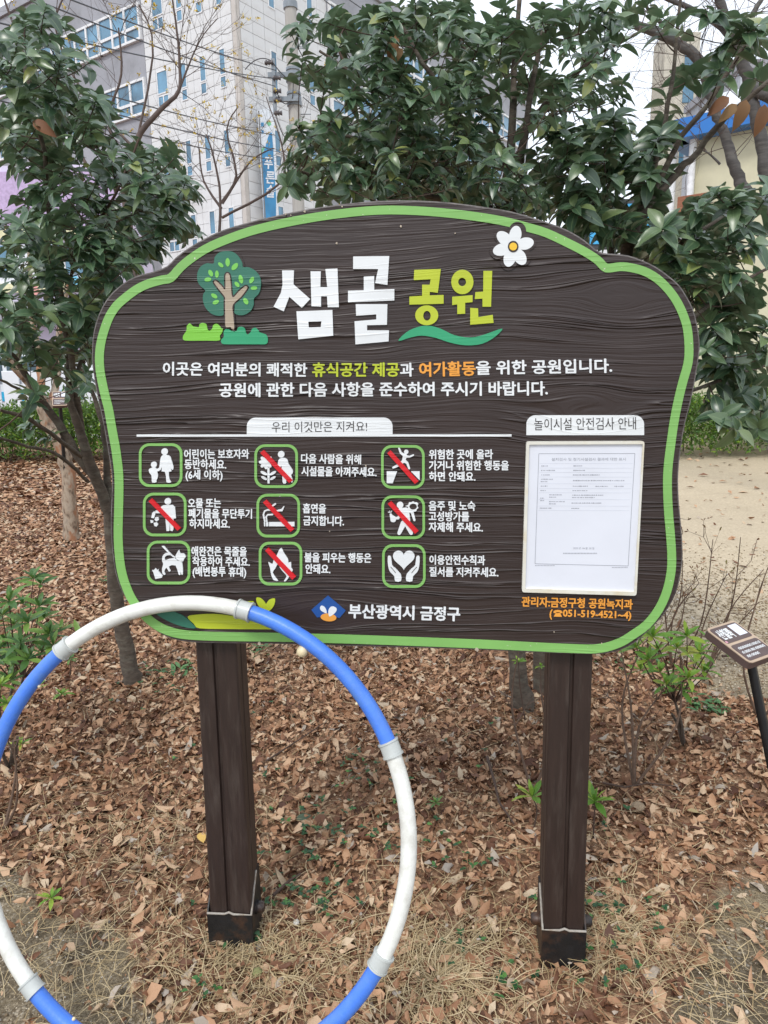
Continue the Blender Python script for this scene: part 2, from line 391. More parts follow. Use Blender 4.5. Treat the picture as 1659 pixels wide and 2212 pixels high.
for A, B_, mi in ((r0, r1, 1), (r1, r2, 1), (r2, r3, 1), (r3, r4, 1)):
    b.add(list(A) + list(B_), [(i, (i + 1) % n, n + (i + 1) % n, n + i) for i in range(n)], mi)
b.add(list(r4), [tuple(range(n))[::-1]], 1)
board = b.build('board', [M_BOARD, M_EDGE], sign)
import bmesh
def fix(o):
    bm = bmesh.new(); bm.from_mesh(o.data); bmesh.ops.remove_doubles(bm, verts=bm.verts, dist=1e-5); bmesh.ops.recalc_face_normals(bm, faces=bm.faces); bm.to_mesh(o.data); bm.free()
fix(board)

def part(name, mat, fn, parent=None, **k):
    mb = MB(); fn(mb); return mb.build(name, mat, parent or sign, **k)
CL = [(369, 600), (350, 604.5), (320, 613), (295, 625), (272, 642), (252, 660), (236, 684), (224, 716), (217, 745), (214.5, 772), (216, 800), (221, 828), (227, 855), (234, 882), (239, 910), (244, 938), (249, 965), (253, 993), (256, 1020),
      (257, 1051), (256, 1105), (255, 1160), (258.5, 1210), (264.5, 1243), (273.5, 1270), (287, 1298), (312, 1329), (334, 1348), (357, 1360.5), (385, 1369), (422, 1373), (487, 1375.3), (589, 1376.5), (686, 1379), (776, 1381.5), (900, 1386), (1051, 1392), (1178, 1398.5),
      (1264, 1402), (1293, 1401), (1318, 1396), (1344, 1386), (1368, 1371), (1398, 1349), (1424, 1315), (1441, 1276), (1450, 1233), (1451, 1196), (1448, 1150), (1444.5, 1110), (1442, 1057), (1443, 1012), (1449, 962), (1456.5, 910), (1466, 862), (1476, 822), (1486, 786), (1488.5, 756), (1486, 717),
      (1479, 688), (1465, 656), (1446, 628), (1421, 603), (1392, 586), (1362, 578), (1340, 576), (1318, 579), (1306, 577), (1290, 561), (1262, 543), (1225, 524), (1180, 503), (1140, 491), (1098, 480), (1051, 471), (978, 461.5), (898, 455), (818, 454), (738, 461), (658, 473), (580, 489), (520, 506), (457, 531), (420, 553), (391, 576)]
part('green_border', M_GREEN, lambda mb: band(mb, cat(CL, 3), 19, .0014))

# emblem tree (drawn from zoomed measurements: scale .2033, origin 414.8, 525.4)
Z4 = lambda p: zz(p, .2033, 414.8, 525.4)
CROWN = Z4(cat([(228, 215), (240, 150), (290, 98), (372, 82), (450, 100), (505, 155), (535, 215), (541, 252), (600, 255), (670, 290), (722, 360), (732, 440), (712, 530), (657, 590), (655, 650), (625, 715), (570, 755), (510, 765), (453, 745), (452, 690), (450, 640), (420, 600), (380, 600), (345, 620), (335, 700), (333, 762), (270, 770), (200, 745), (140, 680), (115, 600), (120, 540), (140, 500), (85, 450), (56, 390), (58, 310), (95, 245), (160, 212)], 4))
TRUNK = Z4(cat([(355, 345), (378, 318), (400, 345), (412, 440), (430, 575), (500, 510), (560, 460), (585, 462), (583, 485), (520, 570), (433, 655), (437, 760), (448, 905), (425, 910), (405, 890), (357, 885), (352, 760), (350, 620), (348, 570), (290, 495), (236, 420), (243, 400), (262, 405), (310, 450), (353, 490)], 3))
HALO = Z4(cat([(212, 195), (225, 130), (275, 70), (340, 38), (400, 36), (470, 70), (520, 130), (560, 240), (500, 300), (300, 300)], 3))
te = part('tree_emblem', M_TREE, lambda mb: plate(mb, CROWN, .0034), label='dark green tree emblem beside the white title')
def f_(mb):
    plate(mb, HALO, .0020)
part('emblem_recess', M_BOARD, f_)
part('emblem_trunk_recess', M_BOARD, lambda mb: band(mb, list(TRUNK), 6.0, .0037), te)
part('emblem_trunk', M_TAN, lambda mb: plate(mb, TRUNK, .0046), te)
if 1:
    for cx, cy, l, ww, a in [(305, 230, 34, 19, 40), (378, 202, 46, 24, 88), (454, 248, 46, 26, -48), (198, 318, 38, 23, 62), (264, 329, 40, 20, 90), (168, 385, 37, 22, -8), (519, 382, 47, 24, 76), (634, 391, 38, 22, -60), (478, 437, 34, 20, 45), (658, 476, 36, 20, -4), (236, 560, 38, 21, 32), (252, 626, 36, 21, -24), (571, 616, 38, 24, 58)]:
        pts = [(cx + l * math.cos(t) * math.cos(math.radians(a)) - ww * math.sin(t) * (1 - .15 * math.cos(t) ** 2) * math.sin(math.radians(a)), cy + l * math.cos(t) * math.sin(math.radians(a)) + ww * math.sin(t) * math.cos(math.radians(a))) for t in np.linspace(0, 2 * math.pi, 18)[:-1]]
        part('emblem_leaf', M_LGREEN, lambda mb: plate(mb, Z4(pts), .0042), te)
part('emblem_bush', M_TEAL, lambda mb: plate(mb, Z4(cat([(318, 1065), (308, 1030), (338, 990), (335, 940), (370, 905), (415, 930), (440, 928), (475, 932), (485, 900), (522, 886), (560, 905), (572, 950), (590, 968), (620, 945), (640, 908), (675, 898), (705, 925), (715, 945), (745, 955), (790, 975), (805, 1020), (790, 1070), (700, 1074), (500, 1074), (360, 1074)], 3)), .0026), label='teal bush emblem')
part('emblem_bush', M_BUSH, lambda mb: plate(mb, Z4(cat([(-88, 1030), (-95, 985), (-60, 930), (-55, 880), (-25, 850), (5, 880), (40, 888), (72, 890), (80, 860), (112, 846), (150, 860), (165, 915), (185, 930), (215, 905), (225, 870), (262, 856), (295, 880), (312, 905), (328, 908), (318, 950), (295, 985), (290, 1033), (150, 1035), (0, 1036)], 3)), .0022), label='lime bush emblem')
Z5 = lambda p: zz(p, .1278, 1050.7, 475.6)
PET = [(525, 180, 105, 100, -80), (672, 378, 125, 98, -14), (600, 600, 125, 105, 58), (385, 680, 125, 100, 107), (230, 512, 128, 100, 165), (300, 285, 130, 100, 222)]
def f_(mb):
    for cx, cy, l, ww, a in PET: plate(mb, Z5(ell(cx, cy, l + 48, ww + 46, a)), .0021 + .00012 * PET.index((cx, cy, l, ww, a)))
fr_ = part('flower_recess', M_BOARD, f_)
def f_(mb):
    for i, (cx, cy, l, ww, a) in enumerate(PET):
        g = math.radians(a); c0 = (455, 445)
        pts = []
        for t in np.linspace(0, 2 * math.pi, 30)[:-1]:
            u = math.cos(t); vv = math.sin(t); wid = 1 - .25 * max(0, -u)
            pts.append((c0[0] + (190 + 165 * u) * math.cos(g) - 104 * vv * wid * math.sin(g), c0[1] + (190 + 165 * u) * math.sin(g) + 104 * vv * wid * math.cos(g)))
        plate(mb, Z5(pts), .0034 + .00008 * i)
fl = part('flower_emblem', M_WHITE, f_, label='white six petalled flower emblem over the border')
part('flower_ring', M_BOARD, lambda mb: plate(mb, Z5(ell(453, 445, 90, 98)), .0044), fl)
part('flower_centre', M_YEL, lambda mb: plate(mb, Z5(ell(453, 445, 65, 66)), .0052), fl)

# title
ZT = lambda p: zz(p, .5, 331.8, 470)
def letters(name, mat, strokes, rings=(), label=None):
    def f(mb):
        for i, s_ in enumerate(strokes): plate(mb, ZT(s_), .0034 + .0001 * i)
        for i, (A, B_) in enumerate(rings): ring(mb, ZT(A), ZT(B_), .0038 + .0001 * i)
    return part(name, mat, f, label=label)
letters('title_letter', M_WHITE, [[(555, 228), (606, 228), (604, 288), (676, 352), (640, 390), (586, 342), (562, 405), (518, 385), (550, 325), (557, 290)],
    [(678, 232), (722, 232), (720, 300), (750, 300), (742, 222), (794, 220), (800, 387), (752, 387), (749, 340), (723, 340), (723, 385), (682, 383)]],
    [([(617, 405), (772, 399), (776, 510), (625, 526)], [(668, 450), (725, 448), (722, 473), (670, 475)])])
letters('title_letter', M_WHITE, [[(862, 168), (1018, 166), (1010, 291), (957, 283), (970, 222), (862, 222)], [(908, 255), (953, 252), (953, 312), (1040, 309), (1040, 358), (840, 366), (840, 316), (908, 314)],
    [(873, 374), (1010, 374), (1008, 463), (922, 465), (922, 487), (1017, 487), (1015, 535), (872, 548), (868, 448), (962, 440), (962, 418), (875, 424)]])
letters('title_letter', M_LIME, [[(1126, 226), (1241, 222), (1228, 325), (1188, 320), (1197, 266), (1124, 270)], [(1160, 290), (1193, 290), (1193, 336), (1253, 334), (1253, 372), (1105, 376), (1105, 341), (1160, 338)]],
    [(ell(1180, 422, 50, 43), ell(1181, 424, 16, 21))])
letters('title_letter', M_LIME, [[(1290, 342), (1378, 335), (1378, 365), (1346, 368), (1346, 415), (1312, 417), (1312, 375), (1290, 378)], [(1425, 230), (1463, 230), (1458, 385), (1421, 385), (1421, 350), (1388, 352), (1390, 322), (1424, 320)],
    [(1368, 390), (1402, 392), (1403, 430), (1465, 420), (1469, 455), (1368, 463)]],
    [(ell(1334, 278, 48, 53), ell(1333, 278, 17, 18))])
part('title_underline', M_TEAL, lambda mb: plate(mb, ZT(cat([(1058, 533), (1080, 505), (1120, 480), (1180, 466), (1240, 480), (1300, 508), (1370, 518), (1430, 505), (1507, 479), (1475, 515), (1420, 545), (1350, 552), (1280, 540), (1220, 520), (1160, 510), (1110, 518)], 3)), .0026))

# lettering
_tc = {}
def glyphs(s, bold, res=2):
    k = (s, bold, res)
    if k in _tc: return _tc[k]
    cu = bpy.data.curves.new('lettering', 'FONT'); cu.body = s; cu.size = 1; cu.offset = bold; cu.resolution_u = res; cu.extrude = .5
    o = bpy.data.objects.new('lettering', cu); COL.objects.link(o)
    dg = bpy.context.evaluated_depsgraph_get(); me = bpy.data.meshes.new_from_object(o.evaluated_get(dg))
    V = np.array([v.co[:] for v in me.vertices]); Fs = [tuple(p.vertices) for p in me.polygons]
    bpy.data.objects.remove(o); bpy.data.curves.remove(cu); bpy.data.meshes.remove(me)
    _tc[k] = (V, Fs); return _tc[k]
def text_on(mb, s, xl, yl, xr, yr, h, hgt=.002, bold=.028, m=0, lo=-.12, hi=.83, fn=None):
    """a run of text from its lower left (xl,yl) to its lower right (xr,yr), glyph boxes h tall"""
    V, Fs = glyphs(s, min(bold, .008))
    x0, x1 = V[:, 0].min(), V[:, 0].max(); t = (V[:, 0] - x0) / (x1 - x0); u = (V[:, 1] - lo) / (hi - lo)
    dx, dy = xr - xl, yr - yl; L = math.hypot(dx, dy); ux, uy = dy / L, -dx / L
    P = np.stack([xl + dx * t + ux * h * u, yl + dy * t + uy * h * u], 1)
    e = max(0, bold - .008) * h * 1.05
    sh = [(0, 0)] if e == 0 else [(0, 0), (e, 0), (-e, 0), (0, e * .8), (0, -e * .8), (e * .7, e * .6), (-e * .7, -e * .6)]
    for k, (sx, sy) in enumerate(sh):       # a heavier weight: the same stroke laid again a hair to each side
        d = np.where(V[:, 2] > 0, hgt + .00004 * k, -.0008 - .00004 * k)
        mb.add(list((fn or SP)(P + np.array([sx, sy]), d=d)), Fs, m)
def line(*runs, mat=None, mats=None, name='text_line', label=None, parent=None, **k):
    mb = MB()
    for r in runs: text_on(mb, *r[:6], m=(r[6] if len(r) > 6 else 0), **k)
    return mb.build(name, mats or [mat or M_WHITE], parent or sign, label=label)
line(('이곳은 여러분의 쾌적한', 352, 812, 663, 815, 30), ('휴식공간 제공', 675, 815, 862, 814.5, 31, 1), ('과', 865, 814.5, 893, 814, 30), ('여가활동', 906, 815, 1027, 812.5, 32, 2), ('을 위한 공원입니다.', 1029, 811, 1322, 806, 31), mats=[M_WHITE, M_LIME, M_ORANGE], bold=.030)
line(('공원에 관한 다음 사항을 준수하여 주시기 바랍니다.', 474, 859, 1183, 855, 31), bold=.030)
def tab(mb, xl, xr, yt, yb, r):
    pts = [(xl, yb), (xl + .3, yt + r)] + [(xl + r - r * math.cos(a), yt + r - r * math.sin(a)) for a in np.linspace(.1, 1.57, 7)] + [(xr - r + r * math.sin(a), yt + r - r * math.cos(a)) for a in np.linspace(0, 1.5, 7)] + [(xr, yb)]
    plate(mb, pts, .0018)
t_ = part('heading_tab', M_WHITE, lambda mb: tab(mb, 533, 848, 902, 938.6, 19), label='white heading tab over the pictograms')
line(('우리 이것만은 지켜요!', 587, 935, 793, 933.5, 24), mat=M_INK, name='heading_text', parent=t_, bold=.0, hgt=.0023)
part('rule_line', M_WHITE, lambda mb: plate(mb, [(295, 938.6), (1105, 938.2), (1105, 943), (295, 943.4)], .0018))
t_ = part('heading_tab', M_WHITE, lambda mb: tab(mb, 1137, 1391.5, 897, 940, 20), label='white heading tab over the framed notice')
line(('놀이시설 안전검사 안내', 1154, 931, 1374, 929, 28), mat=M_INK, name='heading_text', parent=t_, bold=.0, hgt=.0023)
K = .2667
A2 = lambda p: zz(p, K, 276.5, 884.9)
A3 = lambda p: zz(p, K, 663.6, 884.9)
def tl(s, org, X, Y, X2, Y2, h=21.5, **k):
    P = (A2 if org == 2 else A3)([(X, Y), (X2, Y2)]); return (s, P[0][0], P[0][1], P[1][0], P[1][1], h)
for runs in [[tl('어린이는 보호자와', 2, 455, 403, 980, 400), tl('동반하세요.', 2, 458, 484, 795, 486), tl('(6세 이하)', 2, 467, 568, 765, 570)],
             [tl('오물 또는', 2, 487, 800, 752, 798), tl('폐기물을 무단투기', 2, 490, 882, 1003, 886), tl('하지마세요.', 2, 497, 964, 824, 966)],
             [tl('애완견은 목줄을', 2, 514, 1188, 960, 1192), tl('착용하여 주세요.', 2, 522, 1270, 985, 1274), tl('(배변봉투 휴대)', 2, 524, 1352, 956, 1356)],
             [tl('다음 사람을 위해', 2, 1402, 438, 1402 + 484, 446), tl('시설물을 아껴주세요.', 2, 1405, 540, 1452 + 560, 548)],
             [tl('흡연을', 2, 1417, 842, 1602, 844), tl('금지합니다.', 2, 1420, 940, 1452 + 296, 946)],
             [tl('불을 피우는 행동은', 2, 1430, 1238, 1452 + 517, 1244), tl('안돼요.', 2, 1437, 1330, 1452 + 186, 1334)],
             [tl('위험한 곳에 올라', 3, 987, 405, 1504, 403), tl('가거나 위험한 행동을', 3, 987, 494, 1632, 494), tl('하면 안돼요.', 3, 987, 582, 1362, 584)],
             [tl('음주 및 노숙', 3, 985, 820, 1360, 822), tl('고성방가를', 3, 985, 906, 1310, 908), tl('자제해 주세요.', 3, 985, 992, 1422, 996)],
             [tl('이용안전수칙과', 3, 990, 1258, 1440, 1262), tl('질서를 지켜주세요.', 3, 990, 1354, 1548, 1360)]]:
    line(*runs, name='instruction_text', bold=.030)

# pictograms
ZP2, ZP3 = A2, A3
def circ(x, y, r): return ell(x, y, r, r, 0, 18)
def limb(pts, wd):     # capsule-like stroke polygon
    P = np.array(pts, float); L, R_ = [], []
    for i in range(len(P)):
        t = P[min(i + 1, len(P) - 1)] - P[max(i - 1, 0)]; t /= np.linalg.norm(t); nn = np.array([-t[1], t[0]]); ww = wd if np.isscalar(wd) else wd[i]
        L.append(P[i] + nn * ww / 2); R_.append(P[i] - nn * ww / 2)
    def cap(c, a, ww):
        a0 = math.atan2(a[1], a[0]); return [(c[0] + ww / 2 * math.cos(a0 - k), c[1] + ww / 2 * math.sin(a0 - k)) for k in np.linspace(0, math.pi, 6)[1:-1]]
    w0, w1 = (wd, wd) if np.isscalar(wd) else (wd[0], wd[-1])
    return [tuple(p) for p in L] + cap(P[-1], L[-1] - P[-1], w1) + [tuple(p) for p in R_[::-1]] + cap(P[0], R_[0] - P[0], w0)
def pictogram(cx, cy, figs, org, slash=None, label=None, sz=47, dark=()):
    o, i_ = rrect(cx, cy, sz, sz, 22), rrect(cx, cy, sz - 5.5, sz - 5.5, 17.5)
    fr = part('pictogram', M_GREEN, lambda mb: ring(mb, o, i_, .0022), label=label)
    def f(mb):
        for k, p in enumerate(figs): plate(mb, org(p), .0026 + .00006 * k)
    part('pictogram_figure', M_WHITE, f, fr)
    if dark: part('pictogram_line', M_BOARD, lambda mb: [plate(mb, org(p), .0034) for p in dark], fr)
    if slash: part('red_slash', M_RED, lambda mb: plate(mb, org(slash), .0046), fr)
pictogram(346.9, 1004.9, [circ(296, 340, 27), cat([(285, 366), (310, 366), (340, 378), (352, 410), (368, 465), (362, 488), (350, 480), (340, 450), (352, 500), (330, 503), (334, 560), (346, 580), (345, 590), (312, 588), (308, 545), (297, 503), (272, 500), (276, 460), (262, 490), (238, 492), (232, 480), (252, 470), (258, 430), (266, 385)], 2),
    circ(209, 445, 24), cat([(198, 468), (222, 470), (236, 490), (250, 488), (252, 498), (236, 500), (242, 530), (236, 560), (228, 575), (230, 588), (196, 590), (192, 560), (188, 530), (172, 510), (168, 485), (182, 475)], 2)], A2, label='pictogram of a child led by an adult')
SL = lambda x0, y0, x1, y1, w_=38: [(x0, y0), (x0 + w_ * .72, y0 - w_ * .62), (x1 + w_ * .35, y1 - w_ * .55), (x1 - w_ * .35, y1)]
pictogram(355.7, 1111.6, [circ(322, 743, 27), cat([(285, 775), (360, 772), (380, 790), (388, 880), (368, 882), (368, 968), (360, 984), (342, 980), (340, 900), (334, 982), (312, 984), (304, 900), (300, 830), (275, 805), (262, 840), (220, 838), (222, 818), (256, 815), (268, 785)], 1),
    [(195, 838), (212, 822), (222, 840), (210, 880), (188, 876)], [(222, 872), (246, 872), (250, 892), (230, 906), (214, 892)], [(180, 896), (204, 900), (202, 916), (184, 918)], [(206, 918), (232, 912), (244, 930), (230, 948), (214, 942)]], A2,
    slash=[(165, 742), (192, 720), (426, 960), (400, 980)], label='pictogram of a person dropping litter behind a red slash')
pictogram(364, 1215.4, [[(272, 1106), (292, 1104), (330, 1150), (358, 1178), (384, 1196), (378, 1204), (340, 1176), (300, 1135)],
    cat([(413, 1135), (424, 1165), (450, 1165), (468, 1190), (455, 1206), (446, 1228), (425, 1230), (395, 1212), (384, 1190), (392, 1168)], 2),
    cat([(330, 1162), (305, 1162), (280, 1185), (276, 1225), (285, 1250), (275, 1290), (280, 1330), (300, 1338), (300, 1325), (293, 1310), (310, 1280), (330, 1310), (345, 1305), (330, 1270), (385, 1262), (410, 1335), (425, 1335), (420, 1300), (430, 1330), (444, 1334), (438, 1240), (400, 1225), (380, 1205), (330, 1210), (302, 1220), (298, 1195), (318, 1180), (340, 1178)], 2),
    [(195, 1300), (208, 1302), (222, 1284), (235, 1300), (248, 1290), (246, 1308), (280, 1345), (272, 1362), (222, 1372), (206, 1322)]], A2, label='pictogram of a dog on a leash with a waste bag')
FW = [ell(1118 + 34 * math.cos(a), 425 + 34 * math.sin(a), 25, 15, math.degrees(a), 12) for a in np.linspace(0, 6.28, 9)[:-1]]
pictogram(596.5, 1007, FW + [circ(1118, 425, 18), [(1128, 470), (1146, 470), (1146, 598), (1130, 598)]] + [ell(1100, 515, 30, 11, 28), ell(1172, 515, 30, 11, -28), ell(1102, 555, 26, 10, 28), ell(1172, 555, 26, 10, -28)] +
    [circ(1240, 362, 27), cat([(1226, 398), (1262, 390), (1290, 405), (1300, 440), (1334, 490), (1330, 520), (1320, 530), (1335, 575), (1325, 592), (1312, 560), (1280, 540), (1282, 590), (1265, 600), (1252, 585), (1248, 500), (1240, 450), (1232, 480), (1216, 475), (1214, 430)], 2)], A2,
    slash=[(1070, 350), (1098, 327), (1334, 572), (1305, 594)], label='pictogram of a person picking flowers behind a red slash')
pictogram(601, 1114, [[(1100, 912), (1112, 912), (1112, 945), (1102, 945)], [(1118, 912), (1136, 912), (1136, 945), (1118, 945)], [(1142, 912), (1348, 910), (1348, 945), (1142, 945)],
    limb([(1108, 905), (1096, 850), (1106, 822), (1130, 812), (1180, 815)], 13), limb([(1124, 905), (1118, 868), (1130, 852), (1170, 850)], 12), limb([(1200, 820), (1245, 815), (1262, 785)], [10, 20, 8]), limb([(1160, 785), (1192, 765)], 14)], A2,
    slash=[(1092, 752), (1120, 730), (1345, 968), (1316, 990)], label='pictogram of a cigarette behind a red slash')
pictogram(605.9, 1217.7, [cat([(1243, 1120), (1262, 1160), (1296, 1210), (1298, 1240), (1320, 1235), (1322, 1280), (1334, 1300), (1310, 1345), (1280, 1388), (1262, 1386), (1285, 1350), (1262, 1320), (1230, 1280), (1220, 1240), (1190, 1290), (1172, 1320), (1200, 1365), (1216, 1388), (1180, 1380), (1160, 1340), (1150, 1280), (1136, 1234), (1168, 1252), (1180, 1215), (1205, 1180), (1222, 1140)], 2)], A2,
    slash=[(1110, 1142), (1136, 1118), (1360, 1352), (1330, 1378)], label='pictogram of a flame behind a red slash')
pictogram(870.3, 1008.6, [circ(802, 342, 18), limb([(744, 314), (758, 350), (790, 372)], [14, 18, 24]), limb([(790, 380), (830, 382), (860, 368)], [24, 14, 12]), limb([(792, 372), (780, 420)], [34, 26]), limb([(785, 415), (810, 432), (826, 476)], [26, 20, 16]), limb([(775, 420), (740, 450), (696, 470)], [24, 20, 16]),
    [(644, 500), (728, 500), (692, 597), (644, 596)], [(840, 500), (911, 500), (911, 572)]], A3, slash=[(648, 354), (675, 330), (902, 580), (872, 602)], label='pictogram of a person jumping between blocks behind a red slash')
cloud = cat([(795, 782), (818, 788), (815, 800), (826, 815), (845, 812), (862, 826), (884, 822), (888, 806), (901, 796), (892, 780), (900, 764), (886, 752), (870, 752), (858, 743), (842, 752), (824, 752), (818, 772)], 2)
pictogram(871.1, 1117.5, [circ(752, 773, 27), limb([(748, 806), (800, 808), (850, 830), (868, 895)], [16, 30, 26, 18]), limb([(750, 815), (800, 830), (810, 900)], [30, 60, 50]), limb([(770, 830), (735, 880), (700, 880)], [30, 22, 20]), cat([(668, 845), (682, 842), (690, 855), (712, 868), (718, 900), (700, 912), (678, 905), (672, 880)], 2),
    limb([(780, 920), (745, 1000)], [46, 30]), limb([(800, 915), (842, 1000)], [40, 30]), limb([(668, 835), (655, 830)], 5), limb([(672, 832), (668, 820)], 5), limb([(678, 834), (684, 822)], 5), cloud], A3, dark=[zc for zc in [ell(858, 785, 30, 24)]],
    slash=[(652, 764), (680, 741), (902, 982), (872, 1006)], label='pictogram of a staggering drinker behind a red slash')
heart = [(782 + 88 * math.sin(t) ** 3, 1208 - 5.45 * (13 * math.cos(t) - 5 * math.cos(2 * t) - 2 * math.cos(3 * t) - math.cos(4 * t))) for t in np.linspace(0, 2 * math.pi, 41)[:-1]]
handL = cat([(652, 1195), (665, 1184), (680, 1195), (688, 1260), (715, 1285), (745, 1318), (760, 1340), (760, 1388), (712, 1390), (706, 1350), (672, 1315), (656, 1270)], 2)
handR = [(1563 - x, y) for x, y in handL]
pictogram(872.4, 1223, [heart, handL, handR], A3, dark=[limb([(676, 1275), (700, 1300), (716, 1322)], 4), limb([(887, 1275), (863, 1300), (847, 1322)], 4)], label='pictogram of two hands holding a heart')

# city emblem, sprout, corner leaves
zc = lambda p: zz(p, .4067, 663.6, 1271.9)
em = part('city_emblem', M_BLUE, lambda mb: plate(mb, zc([(110, 36), (204, 116), (172, 155), (150, 150), (72, 150), (52, 152), (22, 112)]), .0022), label='blue diamond city emblem')
part('emblem_drop', M_WHITE, lambda mb: [plate(mb, zc(cat(p, 3)), .0032) for p in ([(68, 100), (75, 90), (90, 95), (101, 112), (103, 130), (88, 125), (72, 114)], [(116, 145), (112, 120), (120, 100), (136, 94), (154, 102), (155, 118), (140, 135), (125, 145)])], em)
part('emblem_oval', M_ORANGE, lambda mb: plate(mb, zc(ell(113, 152, 42, 21, 5)), .0028), em)
line(('부산광역시 금정구', 753, 1336, 993, 1343, 31), bold=.036)
zs = lambda p: zz(p, .5, 276.5, 1216.8)
part('sprout_emblem', M_LIME, lambda mb: plate(mb, zs(cat([(554, 150), (575, 153), (592, 170), (596, 176), (610, 158), (634, 153), (632, 178), (618, 200), (600, 207), (580, 200), (560, 178)], 3)), .0022), label='lime two leaf sprout emblem')
part('sprout_emblem', M_LIME, lambda mb: plate(mb, zs(cat([(470, 178), (500, 168), (540, 165), (538, 180), (510, 205), (490, 200)], 3)), .0022), label='lime sprout emblem behind the hoop joint')
part('leaf_emblem', M_LIME, lambda mb: plate(mb, zs(cat([(257, 231), (300, 222), (370, 219), (450, 228), (540, 245), (600, 265), (650, 284), (560, 285), (440, 284), (310, 281), (285, 262)], 3)), .0022), label='lime leaf emblem at lower left')
part('leaf_emblem', M_TREE, lambda mb: plate(mb, zs(cat([(110, 208), (150, 206), (190, 206), (240, 228), (275, 258), (292, 281), (250, 277), (200, 262), (150, 238)], 3)), .0022), label='dark teal leaf emblem at lower left')
line(('관리자:금정구청 공원녹지과', 1127, 1311, 1366, 1317, 22), mat=M_ORANGE, bold=.034)
line(('(', 1187, 1335, 1192, 1335.4, 22), ('051-519-4521~4)', 1216, 1334, 1363, 1338.5, 20), mat=M_ORANGE, bold=.034)
def f_(mb):
    zz_ = lambda p: zz(p, .2667, 1078.4, 857.2)
    plate(mb, zz_(cat([(440, 1750), (445, 1735), (475, 1728), (505, 1735), (512, 1750), (495, 1752), (490, 1745), (462, 1744), (456, 1752)], 2)), .0021)
    plate(mb, zz_([(458, 1752), (495, 1752), (508, 1782), (442, 1780)]), .0020)
part('telephone_symbol', M_ORANGE, f_)
# small flakes of lost paint on the border and top of the board
def f_(mb):
    for x, y, r in [(617, 462.5, 2.2), (658, 456.5, 2.6), (628, 465, 1.6), (739, 446, 1.6), (866, 489, 2.4), (727, 525, 2.8), (588, 1035, 1.6), (983, 504, 1.5), (662, 680, 1.6), (893, 1115, 2), (790, 1006, 2), (1250, 1552 - 550, .8), (1197, 1365, 1.2), (1300, 1390, 1.2), (560, 1390.5, 3.5), (1030, 1404, 4), (712, 1148, 1.4)]:
        p = [(x + r * rnd.uniform(.6, 1.1) * math.cos(a), y + r * rnd.uniform(.5, 1.4) * math.sin(a)) for a in np.linspace(0, 6.28, 8)[:-1]]
        plate(mb, p, .0026)
part('paint_chips', plain('bare_chip', (.50, .42, .33), .8, .3, 90), f_, kind='stuff')

# notice case
M_ACR = plain('cream_acrylic', (.74, .72, .64), .25, .06, 20, dirt=(.62, .52, .33), dsc=9)
M_SHEET = plain('white_paper_sheet', (.74, .76, .83), .3, .03, 6, bmp=.25, bsc=9)
def quadr(TL, TR, BR, BL, r=5, n=4):
    C4 = [np.array(p, float) for p in (TL, TR, BR, BL)]; out = []
    for i in range(4):
        p, a, c = C4[i], C4[i - 1], C4[(i + 1) % 4]; da = (a - p) / np.linalg.norm(a - p); dc = (c - p) / np.linalg.norm(c - p)
        for k in range(n + 1):
            t = k / n; out.append(p + da * r * (1 - t) ** 2 + dc * r * t * t)
    return np.array(out)
case = part('notice_case', M_ACR, lambda mb: ring(mb, quadr((1137, 954), (1392.5, 953), (1375, 1287), (1127.5, 1279.5), 6), quadr((1143.5, 960.5), (1388.8, 959.5), (1370.5, 1279), (1135, 1271.5), 2), .0100), label='cream plastic case holding a printed sheet')
sheet = part('notice_sheet', M_SHEET, lambda mb: plate(mb, quadr((1143.5, 960.5), (1388.8, 959.5), (1370.5, 1279), (1135, 1271.5), 2), .0052), case)
def f_(mb):
    for a, b_ in [((1164, 980), (1371.7, 979.6)), ((1371.5, 979.8), (1357, 1222.5)), ((1357, 1222.5), (1155.7, 1217.7)), ((1155.7, 1217.7), (1164, 980))]:
        band(mb, [a, b_], 1.0, .0056, closed=False)
part('printed_frame', M_GREYINK, f_, case)
M_PALE = plain('pale_print', (.55, .57, .63), .6); 
Z6 = lambda x, y: (1150.4 + .2441 * x, 968 + .2441 * y)      # second measuring sheet of the notice
def f_(mb):
    for i, y in enumerate((136, 176, 214, 255, 315, 358, 395, 455, 512, 552)):
        xl = 55 - (y - 136) * .035; xr = 895 - (y - 136) * .07
        band(mb, [Z6(xl + 10, y - .5), Z6(xr - 8, y + 1)], .45, .0055, closed=False)
part('table_rule', M_PALE, f_, case, kind='stuff')
M_FAINT = plain('faint_print', (.38, .39, .44), .6)
